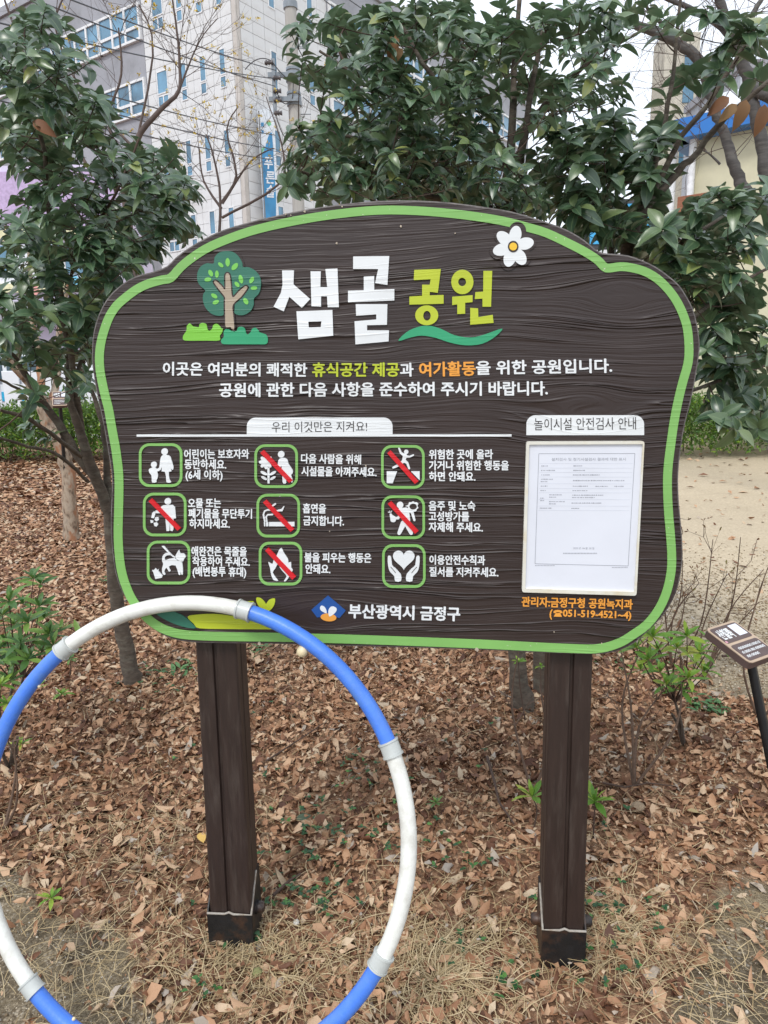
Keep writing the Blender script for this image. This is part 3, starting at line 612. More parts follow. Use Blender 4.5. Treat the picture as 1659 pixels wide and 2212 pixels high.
def f_(mb):
    for x0, x1, y in [(78, 138, 158), (362, 438, 157), (75, 198, 197), (360, 467, 197), (77, 152, 237), (357, 595, 237), (75, 182, 275), (72, 132, 296), (358, 812, 287), (72, 132, 336), (357, 490, 337), (557, 667, 338), (725, 812, 338), (70, 115, 375), (353, 488, 376), (148, 260, 413), (148, 208, 434), (350, 625, 416), (350, 550, 437), (68, 102, 443), (68, 102, 463), (146, 288, 473), (146, 205, 493), (345, 608, 486), (64, 170, 531), (343, 415, 533)]:
        x = x0
        while x < x1:
            wd = min(rnd.choice((7, 9, 12, 15)), x1 - x)
            a, b_ = Z6(x, y), Z6(x + wd, y); hh_ = rnd.choice((.8, 1.0, 1.2)) 
            plate(mb, [(a[0], a[1] - hh_), (b_[0], b_[1] - hh_), (b_[0], b_[1] + hh_), (a[0], a[1] + hh_)], .0056); x += wd + rnd.choice((3, 4, 7))
    Z7 = lambda x, y: (1150.4 + .2441 * x, 1150.4 + .2441 * y)
    for x0, x1, y, h_ in [(272, 572, 184, 1.3), (22, 195, 292, .8), (702, 845, 309, .8)]:
        x = x0
        while x < x1:
            a, b_ = Z7(x, y), Z7(min(x + 9, x1), y); plate(mb, [(a[0], a[1] - h_), (b_[0], b_[1] - h_), (b_[0], b_[1] + h_), (a[0], a[1] + h_)], .0056); x += 13
part('printed_text', M_FAINT, f_, case, kind='stuff')
line(('설치검사 및 정기시설검사 결과에 대한 표시', Z6(168, 115)[0], Z6(168, 115)[1], Z6(825, 113)[0], Z6(825, 113)[1], 7.2), mat=M_GREYINK, name='printed_title', parent=case, bold=0, hgt=.0056)
line(('2023 년  06 월  30 일', 1150.4 + .2441 * 360, 1150.4 + .2441 * 148, 1150.4 + .2441 * 545, 1150.4 + .2441 * 150, 5), mat=M_GREYINK, name='printed_title', parent=case, bold=0, hgt=.0056)

# posts
M_POST = plain('brown_post', (.032, .0185, .0145), .5, .18, 14, .25, 40, dirt=(.062, .045, .037), dsc=9, stretch=(6, 6, .7))
M_STEEL = plain('black_steel', (.011, .011, .012), .45, .3, 30, .3, 80, dirt=(.075, .035, .018), dsc=11)
M_SEAL = plain('grey_sealant', (.34, .31, .27), .6, .15, 80, .4, 120, dirt=(.25, .17, .10), dsc=30)
def post(fl_t, fr_t, fl_b, fr_b, side):
    """front face corners top/bottom on the drawing; section with a V groove in front and steps on the inner side"""
    D = -(TH + .001)
    A, B_, Cc, Dd = SP([fl_t, fr_t, fl_b, fr_b], d=D)
    dep = .088
    def sec(L, R_):
        wd = R_[0] - L[0]; x0 = L[0]
        g = .46 if side < 0 else .52
        F_ = [(0, .004), (.04, 0), (g - .055, 0), (g - .03, .007), (g + .03, .007), (g + .055, 0), (.96, 0), (1, .004)]
        Rr = [(1, dep * .30), (.985, dep * .33), (.985, dep * .42), (1, dep * .45), (1, dep - .004), (.96, dep)]
        Ll = [(.04, dep), (0, dep - .004), (0, dep * .45), (.015, dep * .42), (.015, dep * .33), (0, dep * .30)]
        return [(x0 + u * wd, L[1] + v_, L[2]) for u, v_ in F_ + Rr + Ll]
    Z0 = Cc[2]
    top, bot = sec(A, B_), sec(Cc, Dd)
    zt = .80 + .15; k = (zt - bot[0][2]) / (A[2] - Z0)
    top = [(b0[0] + (t0[0] - b0[0]) * k, t0[1], zt) for t0, b0 in zip(top, bot)]
    bot = [(x - (t0[0] - x) * 0, y, -.05) for (x, y, z_), t0 in zip(bot, top)]
    bot = [(x, y, -.08) for x, y, z_ in bot]
    mb = MB(); nn = len(top)
    mb.add(list(bot) + list(top), [(i, (i + 1) % nn, nn + (i + 1) % nn, nn + i) for i in range(nn)] + [tuple(range(nn - 1, -1, -1)), tuple(range(nn, 2 * nn))])
    p = mb.build('post', M_POST, sign, label='left brown grooved post' if side < 0 else 'right brown grooved post')
    x0, x1 = min(q[0] for q in bot), max(q[0] for q in bot); y0 = bot[2][1]; yb = y0 + dep
    g_ = .004; cx, wd = (x0 + x1) / 2, x1 - x0 + 2 * g_; dd = dep + 2 * g_; cy = (y0 + yb) / 2
    zf, zs_ = (.100, .185) if side > 0 else (.105, .19)
    mb = MB()
    # steel shoe: front and back plates, taller side plates rising towards the back
    xa, xb, ya, yb_ = cx - wd / 2, cx + wd / 2, cy - dd / 2, cy + dd / 2
    t = .004
    def slab(P4, off): mb.prism([np.array(p) for p in P4], np.zeros(3), np.array(off))
    slab([(xa, ya, -.08), (xb, ya, -.08), (xb, ya, zf), (xa, ya, zf)], (0, t, 0))
    for xx, s_ in ((xa, 1), (xb, -1)):
        slab([(xx, ya + .001, -.08), (xx, yb_, -.08), (xx, yb_, zs_), (xx, ya + dd * .7, zs_), (xx, ya + .001, zf + .001)], (s_ * t, 0, 0))
    slab([(xa, yb_, -.08), (xb, yb_, -.08), (xb, yb_, zs_), (xa, yb_, zs_)], (0, -t, 0))
    br = mb.build('steel_shoe', M_STEEL, p); fix(br)
    mb = MB(); r = .0032
    mb.tube(([(xa + .001, ya + dd * .7, zs_)] if side > 0 else []) + [(xa + .001, ya, zf), (cx - .012, ya - .001, zf + .001), (cx, ya - .0005, zf + .006), (cx + .012, ya - .001, zf + .001), (xb - .001, ya, zf)] + ([(xb - .001, ya + dd * .7, zs_)] if side < 0 else []), r, 7)
    mb.build('sealant_bead', M_SEAL, p)
    for s_ in ((1,) if side < 0 else (-1, 1)):
        mb = MB(); bx = xb if s_ > 0 else xa
        mb.tube([(bx, cy, .09), (bx + s_ * .005, cy, .09)], .019, 14); mb.tube([(bx + s_ * .005, cy, .09), (bx + s_ * .018, cy, .09), (bx + s_ * .023, cy, .09)], [.016, .0155, .010], 12)
        mb.build('bolt', M_STEEL, p)
post((422, 1396), (510.5, 1398), (450, 1962), (541, 1968), -1)
post((1188.6, 1414), (1281, 1415), (1174, 2010), (1262.5, 2024), 1)

# ---------------------------------------------------------------- hoop leaning on the board
hc = np.array([-.4709658, 1.4469038, .50976334]); th_, ph_, HR = .31125762, -.16656311, .51811775
hn = np.array([math.cos(th_) * math.sin(ph_), -math.cos(th_) * math.cos(ph_), math.sin(th_)])
hu = np.cross([0, 0, 1.0], hn); hu /= np.linalg.norm(hu); hv = np.cross(hn, hu)
M_HW = plain('white_foam_tube', (.76, .76, .71), .35, .05, 30, .2, 70, dirt=(.58, .56, .50), dsc=22)
M_HB = plain('blue_foam_tube', (.07, .21, .74), .38, .08, 18, .2, 70, dirt=(.10, .23, .60), dsc=26)
M_HC = plain('grey_plastic_joint', (.50, .52, .50), .35, .08, 30)
M_KNOB = plain('cream_knob', (.72, .60, .38), .35, .2, 40)
hbase = np.array([hc[0], 1.2, 0])
hoop = empty('exercise_hoop', hbase, label='blue and white sectioned exercise hoop leaning against the front of the sign', cat='hoop')
def hp(deg, rr=0, off=0):
    a = math.radians(deg); return hc + (HR + rr) * (math.cos(a) * hu + math.sin(a) * hv) + off * hn - hbase
ang = [130, 77, 24.5, -26.5, -79.5, -133, -182, -230]
tr_ = .0180
for i in range(7):
    a, b_ = ang[i], ang[i + 1]; nst = 18
    mb = MB(); mb.tube([hp(a + (b_ - a) * k / nst) for k in range(nst + 1)], tr_, 20)
    blue = i in (1, 3, 4, 6)
    seg = mb.build('hoop_section', M_HB if blue else M_HW, hoop)
    seg['label'] = 'blue plastic hoop section' if blue else 'white plastic hoop section'
    j = (b_ - a) / abs(b_ - a)
    mb = MB(); mb.tube([hp(a - 1.9), hp(a - .9), hp(a), hp(a + .9), hp(a + 1.9)], [tr_ + .0042] * 5, 24)
    c = mb.build('joint_collar', M_HC, hoop)
    mb = MB()
    for s_ in (-1.9, 1.45): mb.tube([hp(a + s_), hp(a + s_ + .45)], tr_ + .0062, 24)
    mb.build('collar_rim', M_HC, c)
    if i == 1:
        mb = MB()
    for k, sz in ((.36, .0135), (.74, .0042)):
        if i == 0 or (k < .5 and i != 1): continue
        mb = MB(); g = a + (b_ - a) * k; rr = -(tr_ + .008) if k < .5 else -(tr_ + .002)
        P_ = hp(g, rr); d_ = hp(g, 0) - P_; d_ /= np.linalg.norm(d_)
        mb.tube([P_ - d_ * sz, P_ - d_ * sz * .75, P_ - d_ * sz * .2, P_ + d_ * sz * .5, P_ + d_ * sz], [sz * .3, sz * .75, sz, sz * .9, sz * .5], 12)
        mb.build('massage_knob', M_KNOB, hoop)

# ---------------------------------------------------------------- buildings and background
C0 = np.array([-5.67, 32.5]); dL = np.array([-.826, .5635]); dR = np.array([.5635, .826])
M_TILE = plain('pale_facade_panel', (.66, .66, .655), .5, .05, .8, dirt=(.50, .48, .46), dsc=.35)
M_JOINT = plain('facade_joint', (.27, .26, .26), .8)
M_GREYP = plain('grey_spandrel', (.31, .31, .335), .5, .08, 1, dirt=(.19, .19, .2), dsc=.5)
M_WFR = plain('white_window_frame', (.72, .72, .72), .4)
M_GLASS = plain('blue_window_glass', (.10, .23, .34), .12, .5, .9, spec=.8)
M_BEIGE = plain('beige_corner_cladding', (.52, .48, .44), .6, .08, 2, dirt=(.40, .36, .31), dsc=1.5)
def fpt(f, s, z, out=0.0):
    d = dL if f == 'L' else dR; o = np.array([-dL[0], -dL[1]]) if f == 'R' else np.array([-dR[0], -dR[1]])
    o = -dR if f == 'L' else -dL
    p = C0 + d * s + o * out; return np.array([p[0], p[1], z])
def fbox(mb, f, s0, s1, z0, z1, o0, o1, m=0):
    P = [fpt(f, s, z, o) for o in (o0, o1) for z in (z0, z1) for s in (s0, s1)]
    mb.add(P, [(0, 1, 3, 2), (4, 6, 7, 5), (0, 4, 5, 1), (2, 3, 7, 6), (0, 2, 6, 4), (1, 5, 7, 3)], m)
bl = empty('office_building', (C0[0], C0[1], 0), label='tall pale panelled office building with blue windows behind the shrubs', cat='building')
OFB = (C0[0], C0[1], 0)
mb = MB(); WL, WR, ZR = 24.0, 30.0, 20.0
A_ = [C0, C0 + dR * WR, C0 + dR * WR + dL * WL, C0 + dL * WL]
mb.prism([(p[0], p[1], 0) for p in A_], np.array([0, 0, ZR]), np.array([0, 0, 0.0]))
o = mb.build('wall', M_JOINT, bl, OFB); fix(o)
mb = MB(); fbox(mb, 'L', 0, WL, ZR - .25, ZR + .15, 0, .14); fbox(mb, 'R', -.14, WR, ZR - .25, ZR + .15, 0, .14); mb.build('parapet', M_GREYP, bl, OFB)
pw, ph = .64, .49
base_panel = {}
def panel_mesh(wd, h_):
    k = (round(wd, 3), round(h_, 3))
    if k not in base_panel:
        m_ = MB(); m_.box((0, 0, 0), (wd - .014, .03, h_ - .014), bev=.004); base_panel[k] = m_.mesh('facade_panel', M_TILE)
    return base_panel[k]
cnt = 0; rest = MB()
def panels(f, s0, s1, nc, z0, z1):
    global cnt
    wd = (s1 - s0) / nc; nr = int(round((z1 - z0) / ph)); d = dL if f == 'L' else dR; rz = math.atan2(d[1], d[0])
    for r in range(nr):
        for c_ in range(nc):
            s_ = s0 + (c_ + .5) * wd; z_ = z0 + (r + .5) * ph
            if 9.0 < z_ < (17.6 if f == 'L' else 18.0) and cnt < 300:
                o = link('facade_panel', panel_mesh(wd, ph), bl); P = fpt(f, s_, z_, .012); o.location = (P[0] - C0[0], P[1] - C0[1], P[2]); o.rotation_euler = (0, 0, rz); cnt += 1
            else:
                fbox(rest, f, s_ - wd / 2 + .007, s_ + wd / 2 - .007, z_ - ph / 2 + .007, z_ + ph / 2 - .007, .0, .027)
panels('L', .22, 5.74, 9, 0, 19.6); panels('R', .22, 6.0, 8, 0, 19.6)
mb = MB(); fbox(mb, 'L', -.03, .2, 0, 19.6, 0, .03); fbox(mb, 'R', 0, .2, 0, 19.6, 0, .03); mb.build('corner_cladding', M_BEIGE, bl, OFB)
rest.build('facade_panels_beyond', M_TILE, bl, OFB, kind='stuff')
def window(f, s0, s1, z0, z1, fr=.045, o_=.06, cols=1, split=None):
    mb = MB(); fbox(mb, f, s0, s1, z0, z1, .005, o_ * .6); p = mb.build('window', M_GLASS, bl, OFB)
    mb = MB()
    for q in (s0 - fr, s1): fbox(mb, f, q, q + fr, z0 - fr, z1 + fr, 0, o_)
    for q in (z0 - fr, z1): fbox(mb, f, s0, s1, q, q + fr, 0, o_ - .002)
    for k in range(1, cols):
        q = s0 + (s1 - s0) * k / cols; fbox(mb, f, q - fr * .6, q + fr * .6, z0, z1, o_ * .6, o_ - .004)
    if split: fbox(mb, f, s0, s1, split - fr * .6, split + fr * .6, o_ * .6, o_ - .006)
    mb.build('window_frame', M_WFR, p, OFB)
    p.data.update(); return p
for fl_ in range(-3, 2):
    dz = fl_ * 3.1
    for s0, s1 in ((.72, 1.0), (1.90, 2.2), (3.12, 3.42)):
        if 14.5 + dz < ZR:
            window('L', s0, s1, 13.58 + dz, 14.5 + dz); window('L', s0, s1, 13.08 + dz, 13.46 + dz)
    window('L', 4.35, 5.0, 13.65 + dz, 14.5 + dz); window('L', 4.35, 5.0, 13.1 + dz, 13.5 + dz, cols=2)
    dz = fl_ * 3.15
    for s0, s1 in ((2.0, 2.32), (3.3, 3.62), (4.55, 4.9)):
        if 14.9 + dz < ZR: window('R', s0, s1, 14.0 + dz, 14.87 + dz); window('R', s0, s1, 13.45 + dz, 13.85 + dz)
mb = MB(); fbox(mb, 'L', 5.76, WL, 0, 19.7, 0, .02); mb.build('grey_spandrel', M_GREYP, bl, OFB)
mb = MB(); fbox(mb, 'R', 6.02, WR, 0, 19.7, 0, .02); mb.build('grey_spandrel', M_GREYP, bl, OFB)
for fl_ in range(-2, 2):
    for k in range(6): window('L', 5.9 + k * 2.9, 5.9 + k * 2.9 + 2.85, 13.1 + fl_ * 3.05, 14.4 + fl_ * 3.05, .10, .16, 3, 13.55 + fl_ * 3.05)
    for k in range(7): window('R', 6.2 + k * 3.2, 6.2 + k * 3.2 + 3.1, 13.6 + fl_ * 3.15, 15.0 + fl_ * 3.15, .10, .16, 3, 14.1 + fl_ * 3.15)
mb = MB(); fbox(mb, 'R', 7.0, 9.5, 20.1, 21.0, -2, -4); mb.build('roof_unit', M_WFR, bl, OFB)

# vertical banner on the corner of the office building
bn = empty('vertical_banner', tuple(fpt('R', 1.1, 8, .3)), label='tall white and blue vertical banner hanging beside the pale building corner', cat='banner')
bo = tuple(fpt('R', 1.1, 8, .3))
def FP(P, d=0.0):
    r = rays(P); o2 = np.array([dL[0], dL[1]]) ; base = C0 - dL * (.34)
    nn = np.array([dL[0], dL[1]]); k = ((base - CAM[:2]) @ nn) / (r[:, :2] @ nn); Q = CAM + r * k[:, None]
    dd = np.full(len(Q), d) if np.isscalar(d) else np.asarray(d)
    Q[:, 0] -= dL[0] * dd; Q[:, 1] -= dL[1] * dd; return Q
def fplate(mb, P, h0, h1, m=0):
    A = FP(P, h1); B_ = FP(P, h0); n_ = len(A)
    mb.add(list(A) + list(B_), [tuple(range(n_)), tuple(range(2 * n_ - 1, n_ - 1, -1))] + [(i, (i + 1) % n_, n_ + (i + 1) % n_, n_ + i) for i in range(n_)], m)
mb = MB(); fplate(mb, [(557, 238), (592, 230), (601, 465), (571, 472)], -.03, 0); o = mb.build('banner_sheet', plain('white_banner', (.74, .78, .82), .6), bn, bo); fix(o)
zb = lambda p: zz(p, .11023, 525.4, 221.2)
M_BBL = plain('banner_blue', (.05, .27, .52), .6, .3, .8)
mb = MB(); fplate(mb, zb([(520, 600), (560, 590), (590, 1000), (610, 1400), (640, 1850), (640, 2280), (410, 2280), (395, 2000), (370, 1400), (350, 1060), (400, 960), (440, 850), (480, 700)]), 0, .012); o = mb.build('banner_field', M_BBL, bn, bo); fix(o)
mb = MB(); fplate(mb, zb([(345, 395), (400, 395), (400, 470), (350, 475)]), 0, .012); fplate(mb, zb([(355, 540), (398, 550), (400, 610), (365, 620)]), 0, .012); o = mb.build('banner_square', M_BBL, bn, bo); fix(o)
mb = MB(); fplate(mb, zb([(340, 920), (420, 860), (410, 920), (350, 1030)]), 0, .008); fplate(mb, zb([(440, 390), (540, 380), (545, 440), (500, 470)]), 0, .008); o = mb.build('banner_green_leaf', plain('banner_green', (.18, .55, .30), .6), bn, bo); fix(o)
mb = MB()
for ch, X, Y, h_ in (('푸', 400, 1310, 250), ('른', 432, 1600, 255), ('솔', 440, 1870, 250)):
    (x0, y0), (x1, y1) = zb([(X, Y), (X + 165, Y + 8)]); text_on(mb, ch, x0, y0, x1, y1, h_ * .11023, hgt=.03, bold=.02, fn=FP)
mb.build('banner_lettering', plain('banner_white', (.8, .82, .84), .6), bn, bo)
mb = MB(); P = FP([(557, 240), (571, 472)], .05); mb.tube(list(P), .03, 6); mb.build('banner_pole', plain('banner_pole_metal', (.2, .2, .2), .5), bn, bo)

# utility pole with cross arms
PY = 20.0
pb = atY(655, 700, PY); pt = atY(644, 0, PY); px = pb[0]
ub = (px, PY, 0)
up_ = empty('utility_pole', ub, label='round concrete utility pole with steel cross arms in front of the pale building', cat='utility pole')
M_CONC = plain('pole_concrete', (.42, .40, .37), .8, .1, 3, dirt=(.27, .25, .23), dsc=2, stretch=(3, 3, .4)); M_ARM = plain('galvanised_steel', (.23, .26, .29), .45, .15, 8); M_INS = plain('insulator', (.10, .085, .085), .3)
mb = MB(); mb.tube([(0, 0, -.2), (0, 0, 14.5)], [.17, .14], 18); mb.build('pole_shaft', M_CONC, up_)
z1 = atY(650, 168, PY)[2]; z2 = atY(650, 220, PY)[2]; xl = atY(594, 170, PY)[0] - px
for z_ in (z1, z2):
    mb = MB(); mb.box((xl / 2, -.2, z_), (abs(xl) + .3, .09, .11)); mb.build('cross_arm', M_ARM, up_)
    mb = MB(); mb.tube([(0, 0, z_ - .1), (0, 0, z_ + .12)], .19, 18); mb.tube([(0, 0, z_ + .16), (0, 0, z_ + .22)], .18, 18); mb.build('pole_band', M_ARM, up_)
mb = MB(); mb.box((xl, -.25, (z1 + z2) / 2), (.09, .08, z1 - z2 + .7)); mb.build('arm_upright', M_ARM, up_)
for z_ in (z1 + .25, z1 - .1, z1 - .4, z2 - .05, z2 - .35):
    mb = MB(); x_ = xl - .08 if z_ > z1 else xl + .1
    mb.tube([(x_ - .12, -.3, z_), (x_ - .06, -.3, z_), (x_ - .05, -.3, z_), (x_, -.3, z_), (x_ + .01, -.3, z_), (x_ + .08, -.3, z_)], [.04, .065, .035, .065, .035, .06], 10); mb.build('insulator', M_INS, up_)
for k, z_ in enumerate((pt[2] + .3, pt[2] - .5, pt[2] - 1.1, z1 + .7, z2 - .3, z2 - 1.1)):
    mb = MB(); mb.tube([(.15, -.02, z_), (.42, -.02, z_)], .012, 6); mb.build('step_bolt', M_ARM, up_)
mb = MB(); mb.tube([(0, 0, pt[2] - .2), (0, 0, pt[2] - .05)], .18, 14); mb.build('pole_band', M_ARM, up_)
def jump(p, q, sag): return [np.array(p) * (1 - t) + np.array(q) * t - np.array([0, 0, sag * 4 * t * (1 - t)]) for t in np.linspace(0, 1, 10)]
mb = MB()
for a, b_, s_ in (((xl, -.3, z1 + .25), (xl + .9, -.25, z1 - .2), .2), ((xl + .05, -.3, z1 - .4), (0, -.2, z2 + .1), .25), ((xl + .5, -.25, z1), (xl + .45, -.25, z2), .1), ((xl, -.3, z2 - .35), (0, -.2, z2 - .9), .3), ((xl - .7, -.3, z1 + .1), (xl, -.3, z1 + .27), -.15)):
    mb.tube(jump(a, b_, s_), .012, 5)
mb.build('jumper_cable', plain('black_cable', (.03, .03, .035), .5), up_)
M_WIRE = plain('overhead_wire', (.05, .055, .065), .5)
WI = [((276, 28), (596, 152), 'topmost'), ((276, 60), (594, 186), 'second'), ((276, 96), (594, 170), 'third'), ((276, 200), (594, 292), 'fourth'), ((276, 236), (592, 322), 'fifth'), ((276, 268), (590, 345), 'lowest')]
for i, (a, b_, nm) in enumerate(WI):
    p = atY(*b_, PY - .3); q_ = atY(a[0], a[1], 12.5); q_ = p + (q_ - p) * 1.9
    mb = MB(); pts = jump(p, q_, .12); mb.tube(pts, .011, 5)
    o = mb.build('overhead_wire', M_WIRE, off=p, label=f'thin dark overhead wire crossing the pale building, {nm} of the six left of the pole', cat='overhead wire', group='wires left of the utility pole'); o.location = p
for i, (a, b_, nm) in enumerate([((655, 150), (760, 235), 'upper'), ((655, 210), (790, 312), 'lower')]):
    p = atY(*a, PY - .3); q_ = atY(*b_, 27); q_ = p + (q_ - p) * 1.7
    mb = MB(); mb.tube(jump(p, q_, .1), .012, 5); o = mb.build('overhead_wire', M_WIRE, off=p, label=f'{nm} thin dark wire running right from the utility pole into the leaves', cat='overhead wire', group='wires right of the utility pole'); o.location = p
for i, (a, b_, nm) in enumerate([((700, 0), (905, 130), 'upper'), ((755, 0), (960, 120), 'lower')]):
    p = atY(*a, 18); q_ = atY(*b_, 24); q_ = p + (q_ - p) * 1.3
    mb = MB(); mb.tube(jump(p, q_, .1), .012, 5); o = mb.build('overhead_wire', M_WIRE, off=p, label=f'{nm} dark wire crossing the grey roof edge of the office building', cat='overhead wire', group='wires over the office roof edge'); o.location = p

# cream building at the right with a blue eave
M_CREAM = plain('cream_wall', (.62, .585, .42), .8, .05, 1.5, .15, 30, dirt=(.50, .47, .34), dsc=.8); M_BLU = plain('blue_eave', (.02, .16, .50), .4, .1, 2); M_PIPE = plain('white_pipe', (.75, .76, .78), .35)
Pc = atY(1492, 304, 13.0); ze = Pc[2]; yd = np.array([.752, -.659]); yn = np.array([.659, .752])
cb_ = (Pc[0], Pc[1], 0)
cb = empty('cream_building', cb_, label='low cream building with a blue eave at the right behind the bare tree', cat='building')
mb = MB(); q0 = np.array([0, 0.]); L_ = 9.0; W_ = 7.0
pts = [q0, yd * L_, yd * L_ + yn * W_, yn * W_]; mb.prism([(p[0], p[1], ze + .2) for p in pts], np.zeros(3), np.array([0, 0, -ze - .2])); o = mb.build('wall', M_CREAM, cb); fix(o)
mb = MB(); pts = [q0 - yd * .35 - yn * .35, yd * (L_ + .2) - yn * .35, yd * (L_ + .2) + yn * .1, -yd * .35 + yn * .1]; mb.prism([(p[0], p[1], ze + .28) for p in pts], np.zeros(3), np.array([0, 0, -.30])); o = mb.build('blue_eave', M_BLU, cb); fix(o)
mb = MB(); pts = [q0 - yd * .35 - yn * .34, -yd * .35 + yn * W_, -yd * .05 + yn * W_, -yd * .05 - yn * .34]; mb.prism([(p[0], p[1], ze + .279) for p in pts], np.zeros(3), np.array([0, 0, -.299])); o = mb.build('blue_eave', M_BLU, cb); fix(o)
for k, off in enumerate((.08, .9)):
    mb = MB(); P = yd * off - yn * .1 if k == 0 else -yd * .25 - yn * .05
    mb.tube([(P[0], P[1], 0), (P[0], P[1], ze - .02)], .06, 10); mb.build('downpipe', M_PIPE, cb)
for k in (1.6, 3.2, 4.8):
    mb = MB(); P = yd * k - yn * .011; mb.box((P[0], P[1], ze / 2), (.02, .02, ze), rz=math.atan2(yd[1], yd[0])); mb.build('panel_joint', M_BEIGE, cb)
mb = MB(); P = atY(1497, 450, 12.6); mb.box((P[0] - cb_[0], P[1] - cb_[1], P[2]), (.5, .1, .42), rz=math.atan2(yd[1], yd[0]), bev=.01)
bx = mb.build('wooden_box', plain('reddish_wood', (.26, .10, .05), .6, .3, 8, stretch=(1, 1, 9)), cb)
mb = MB(); mb.tube([(P[0] - cb_[0] + .05, P[1] - cb_[1] - .16, P[2]), (P[0] - cb_[0] + .05, P[1] - cb_[1] - .05, P[2])], .06, 12); mb.build('wall_lamp', M_INS, bx)
# brick pier at the right edge
mb = MB(); pr0 = atY(1640, 560, 12.9); brk = empty('brick_pier', (pr0[0] + .3, 12.9, 0), label='dark red brick pier at the right edge before the cream building', cat='brick pier')
M_BRICK = plain('brown_brick', (.24, .11, .07), .85, .35, 6, .3, 40); M_MORT = plain('mortar', (.40, .36, .32), .9)
mb.box((0, 0, 1.9), (.56, .40, 3.8)); mb.build('mortar_core', M_MORT, brk)
mb = MB(); mb.box((0, 0, 0), (.275, .03, .057), bev=.004); bme = mb.mesh('brick', M_BRICK)
mb = MB(); mb.box((0, 0, 0), (.135, .03, .057), bev=.004); bme2 = mb.mesh('brick', M_BRICK)
for r in range(53):
    z_ = .04 + r * .07
    cs = [(-.1425, bme), (.1425, bme)] if r % 2 == 0 else [(-.2125, bme2), (0, bme), (.2125, bme2)]
    for x_, me_ in cs:
        o = link('brick', me_, brk); o.location = (x_, -.205 - rnd.uniform(0, .003), z_)
# distant things at the right
mb = MB(); P = atY(1455, 210, 30); tb = empty('roof_tower', (P[0], 30, 0), label='narrow beige stair tower rising behind the evergreen branches at right', cat='tower')
mb.box((0, 0, P[2] / 2 + 1.0), (1.3, 1.2, P[2] + 2)); mb.build('wall', plain('beige_tower', (.50, .46, .38), .8), tb)
for k in range(4):
    mb = MB(); mb.box((.3, -.62, P[2] + 1 - k * 1.1), (.4, .04, .6)); mb.build('window', M_GLASS, tb)
P = atY(1600, 230, 22)
tk = empty('roof_tank', (P[0] - .2, 22, 0), label='pale round water tank above the blue eave behind the bare trunk', cat='tank')
mb = MB(); zt_ = P[2]; mb.tube([(0, 0, zt_ - 3.2), (0, 0, zt_), (0, 0, zt_ + .28), (0, 0, zt_ + .4)], [.75, .75, .5, .1], 24); mb.build('tank_shell', plain('pale_tank', (.60, .62, .66), .4), tk)
mb = MB(); mb.box((0, 0, (zt_ - 3.2) / 2), (1.8, 1.8, zt_ - 3.2)); mb.build('tank_plinth', M_BEIGE, tk)
P = atY(1650, 200, 26)
gb = empty('grey_building', (P[0] + 1.5, 26, 0), label='grey flat roofed building at the far right behind the tank', cat='building')
mb = MB(); mb.box((0, 0, P[2] / 2), (6.5, 4, P[2])); mb.build('wall', plain('light_grey_wall', (.42, .44, .48), .7), gb)
mb = MB(); mb.box((0, -.05, P[2] + .12), (6.7, 4.1, .24)); mb.build('parapet', M_GREYP, gb)
# colourful display board behind the shrubs at right
P = atY(1325, 485, 10.5)
db = empty('display_board', (P[0], 10.5, 0), label='dark framed board with a bright blue cartoon style poster behind the sign top right', cat='display board')
mb = MB(); mb.box((0, 0, P[2]), (1.25, .05, .66), bev=.01)
for x_ in (-.5, .5): mb.tube([(x_, .03, 0), (x_, .03, P[2])], .03, 8)
mb.build('frame', plain('dark_frame', (.05, .05, .055), .5), db)
mb = MB(); mb.box((0, -.03, P[2]), (1.12, .02, .52)); mb.build('poster', plain('poster_blue', (.06, .38, .70), .5), db)
for x_, z_, c_, n_ in ((-.05, -.05, (.40, .18, .50), 'poster_figure'), (.27, -.06, (.72, .22, .15), 'poster_figure'), (.12, -.12, (.8, .8, .8), 'poster_figure'), (.40, -.19, (.2, .55, .45), 'poster_figure')):
    mb = MB(); mb.tube([(x_, -.041, P[2] + z_), (x_, -.045, P[2] + z_)], .09, 9); mb.build(n_, plain('poster_ink', c_, .5), db)
# white wall behind the crowns at right (pale building far back)
mb = MB(); wb = empty('white_building', (6.5, 42, 0), label='very pale building wall far behind the evergreen crowns', cat='building')
mb.box((0, 0, 3.6), (16, 6, 7.2)); mb.build('wall', plain('white_wall', (.66, .67, .70), .7, .04, .6), wb)
for k in range(9):
    mb = MB(); mb.box((-7 + k * 1.75, -3.03, 4.8), (1.0, .08, 1.2)); mb.build('window', M_GLASS, wb)

# left: mural building, white panel fence, van
M_LIL = plain('lilac_wall', (.66, .60, .74), .7, .06, .6); M_MPU = plain('mauve_stripe', (.50, .38, .58), .7); M_MYE = plain('pale_yellow_band', (.70, .66, .42), .7)
mo = (-16.6, 22, 0)
mu = empty('mural_building', mo, label='low building with lilac and mauve painted walls seen through the left shrub', cat='building')
mb = MB(); mb.box((0, 1.5, 3.65), (18, 3, 7.3)); mb.build('wall', M_LIL, mu)
zc_ = lambda y: atY(200, y, 22)[2]
mb = MB(); mb.box((0, -.06, zc_(430)), (18, .12, 1.5)); mb.build('mauve_band', M_MPU, mu)
mb = MB(); mb.box((0, -.05, zc_(500)), (18, .10, .45)); mb.build('yellow_band', M_MYE, mu)
mb = MB(); mb.box((0, -.05, zc_(570)), (18, .10, 1.1)); mb.build('white_band', plain('white_band', (.74, .76, .80), .6), mu)
mb = MB(); mb.box((0, -.07, zc_(620)), (18, .14, .25)); mb.build('yellow_band', M_MYE, mu)
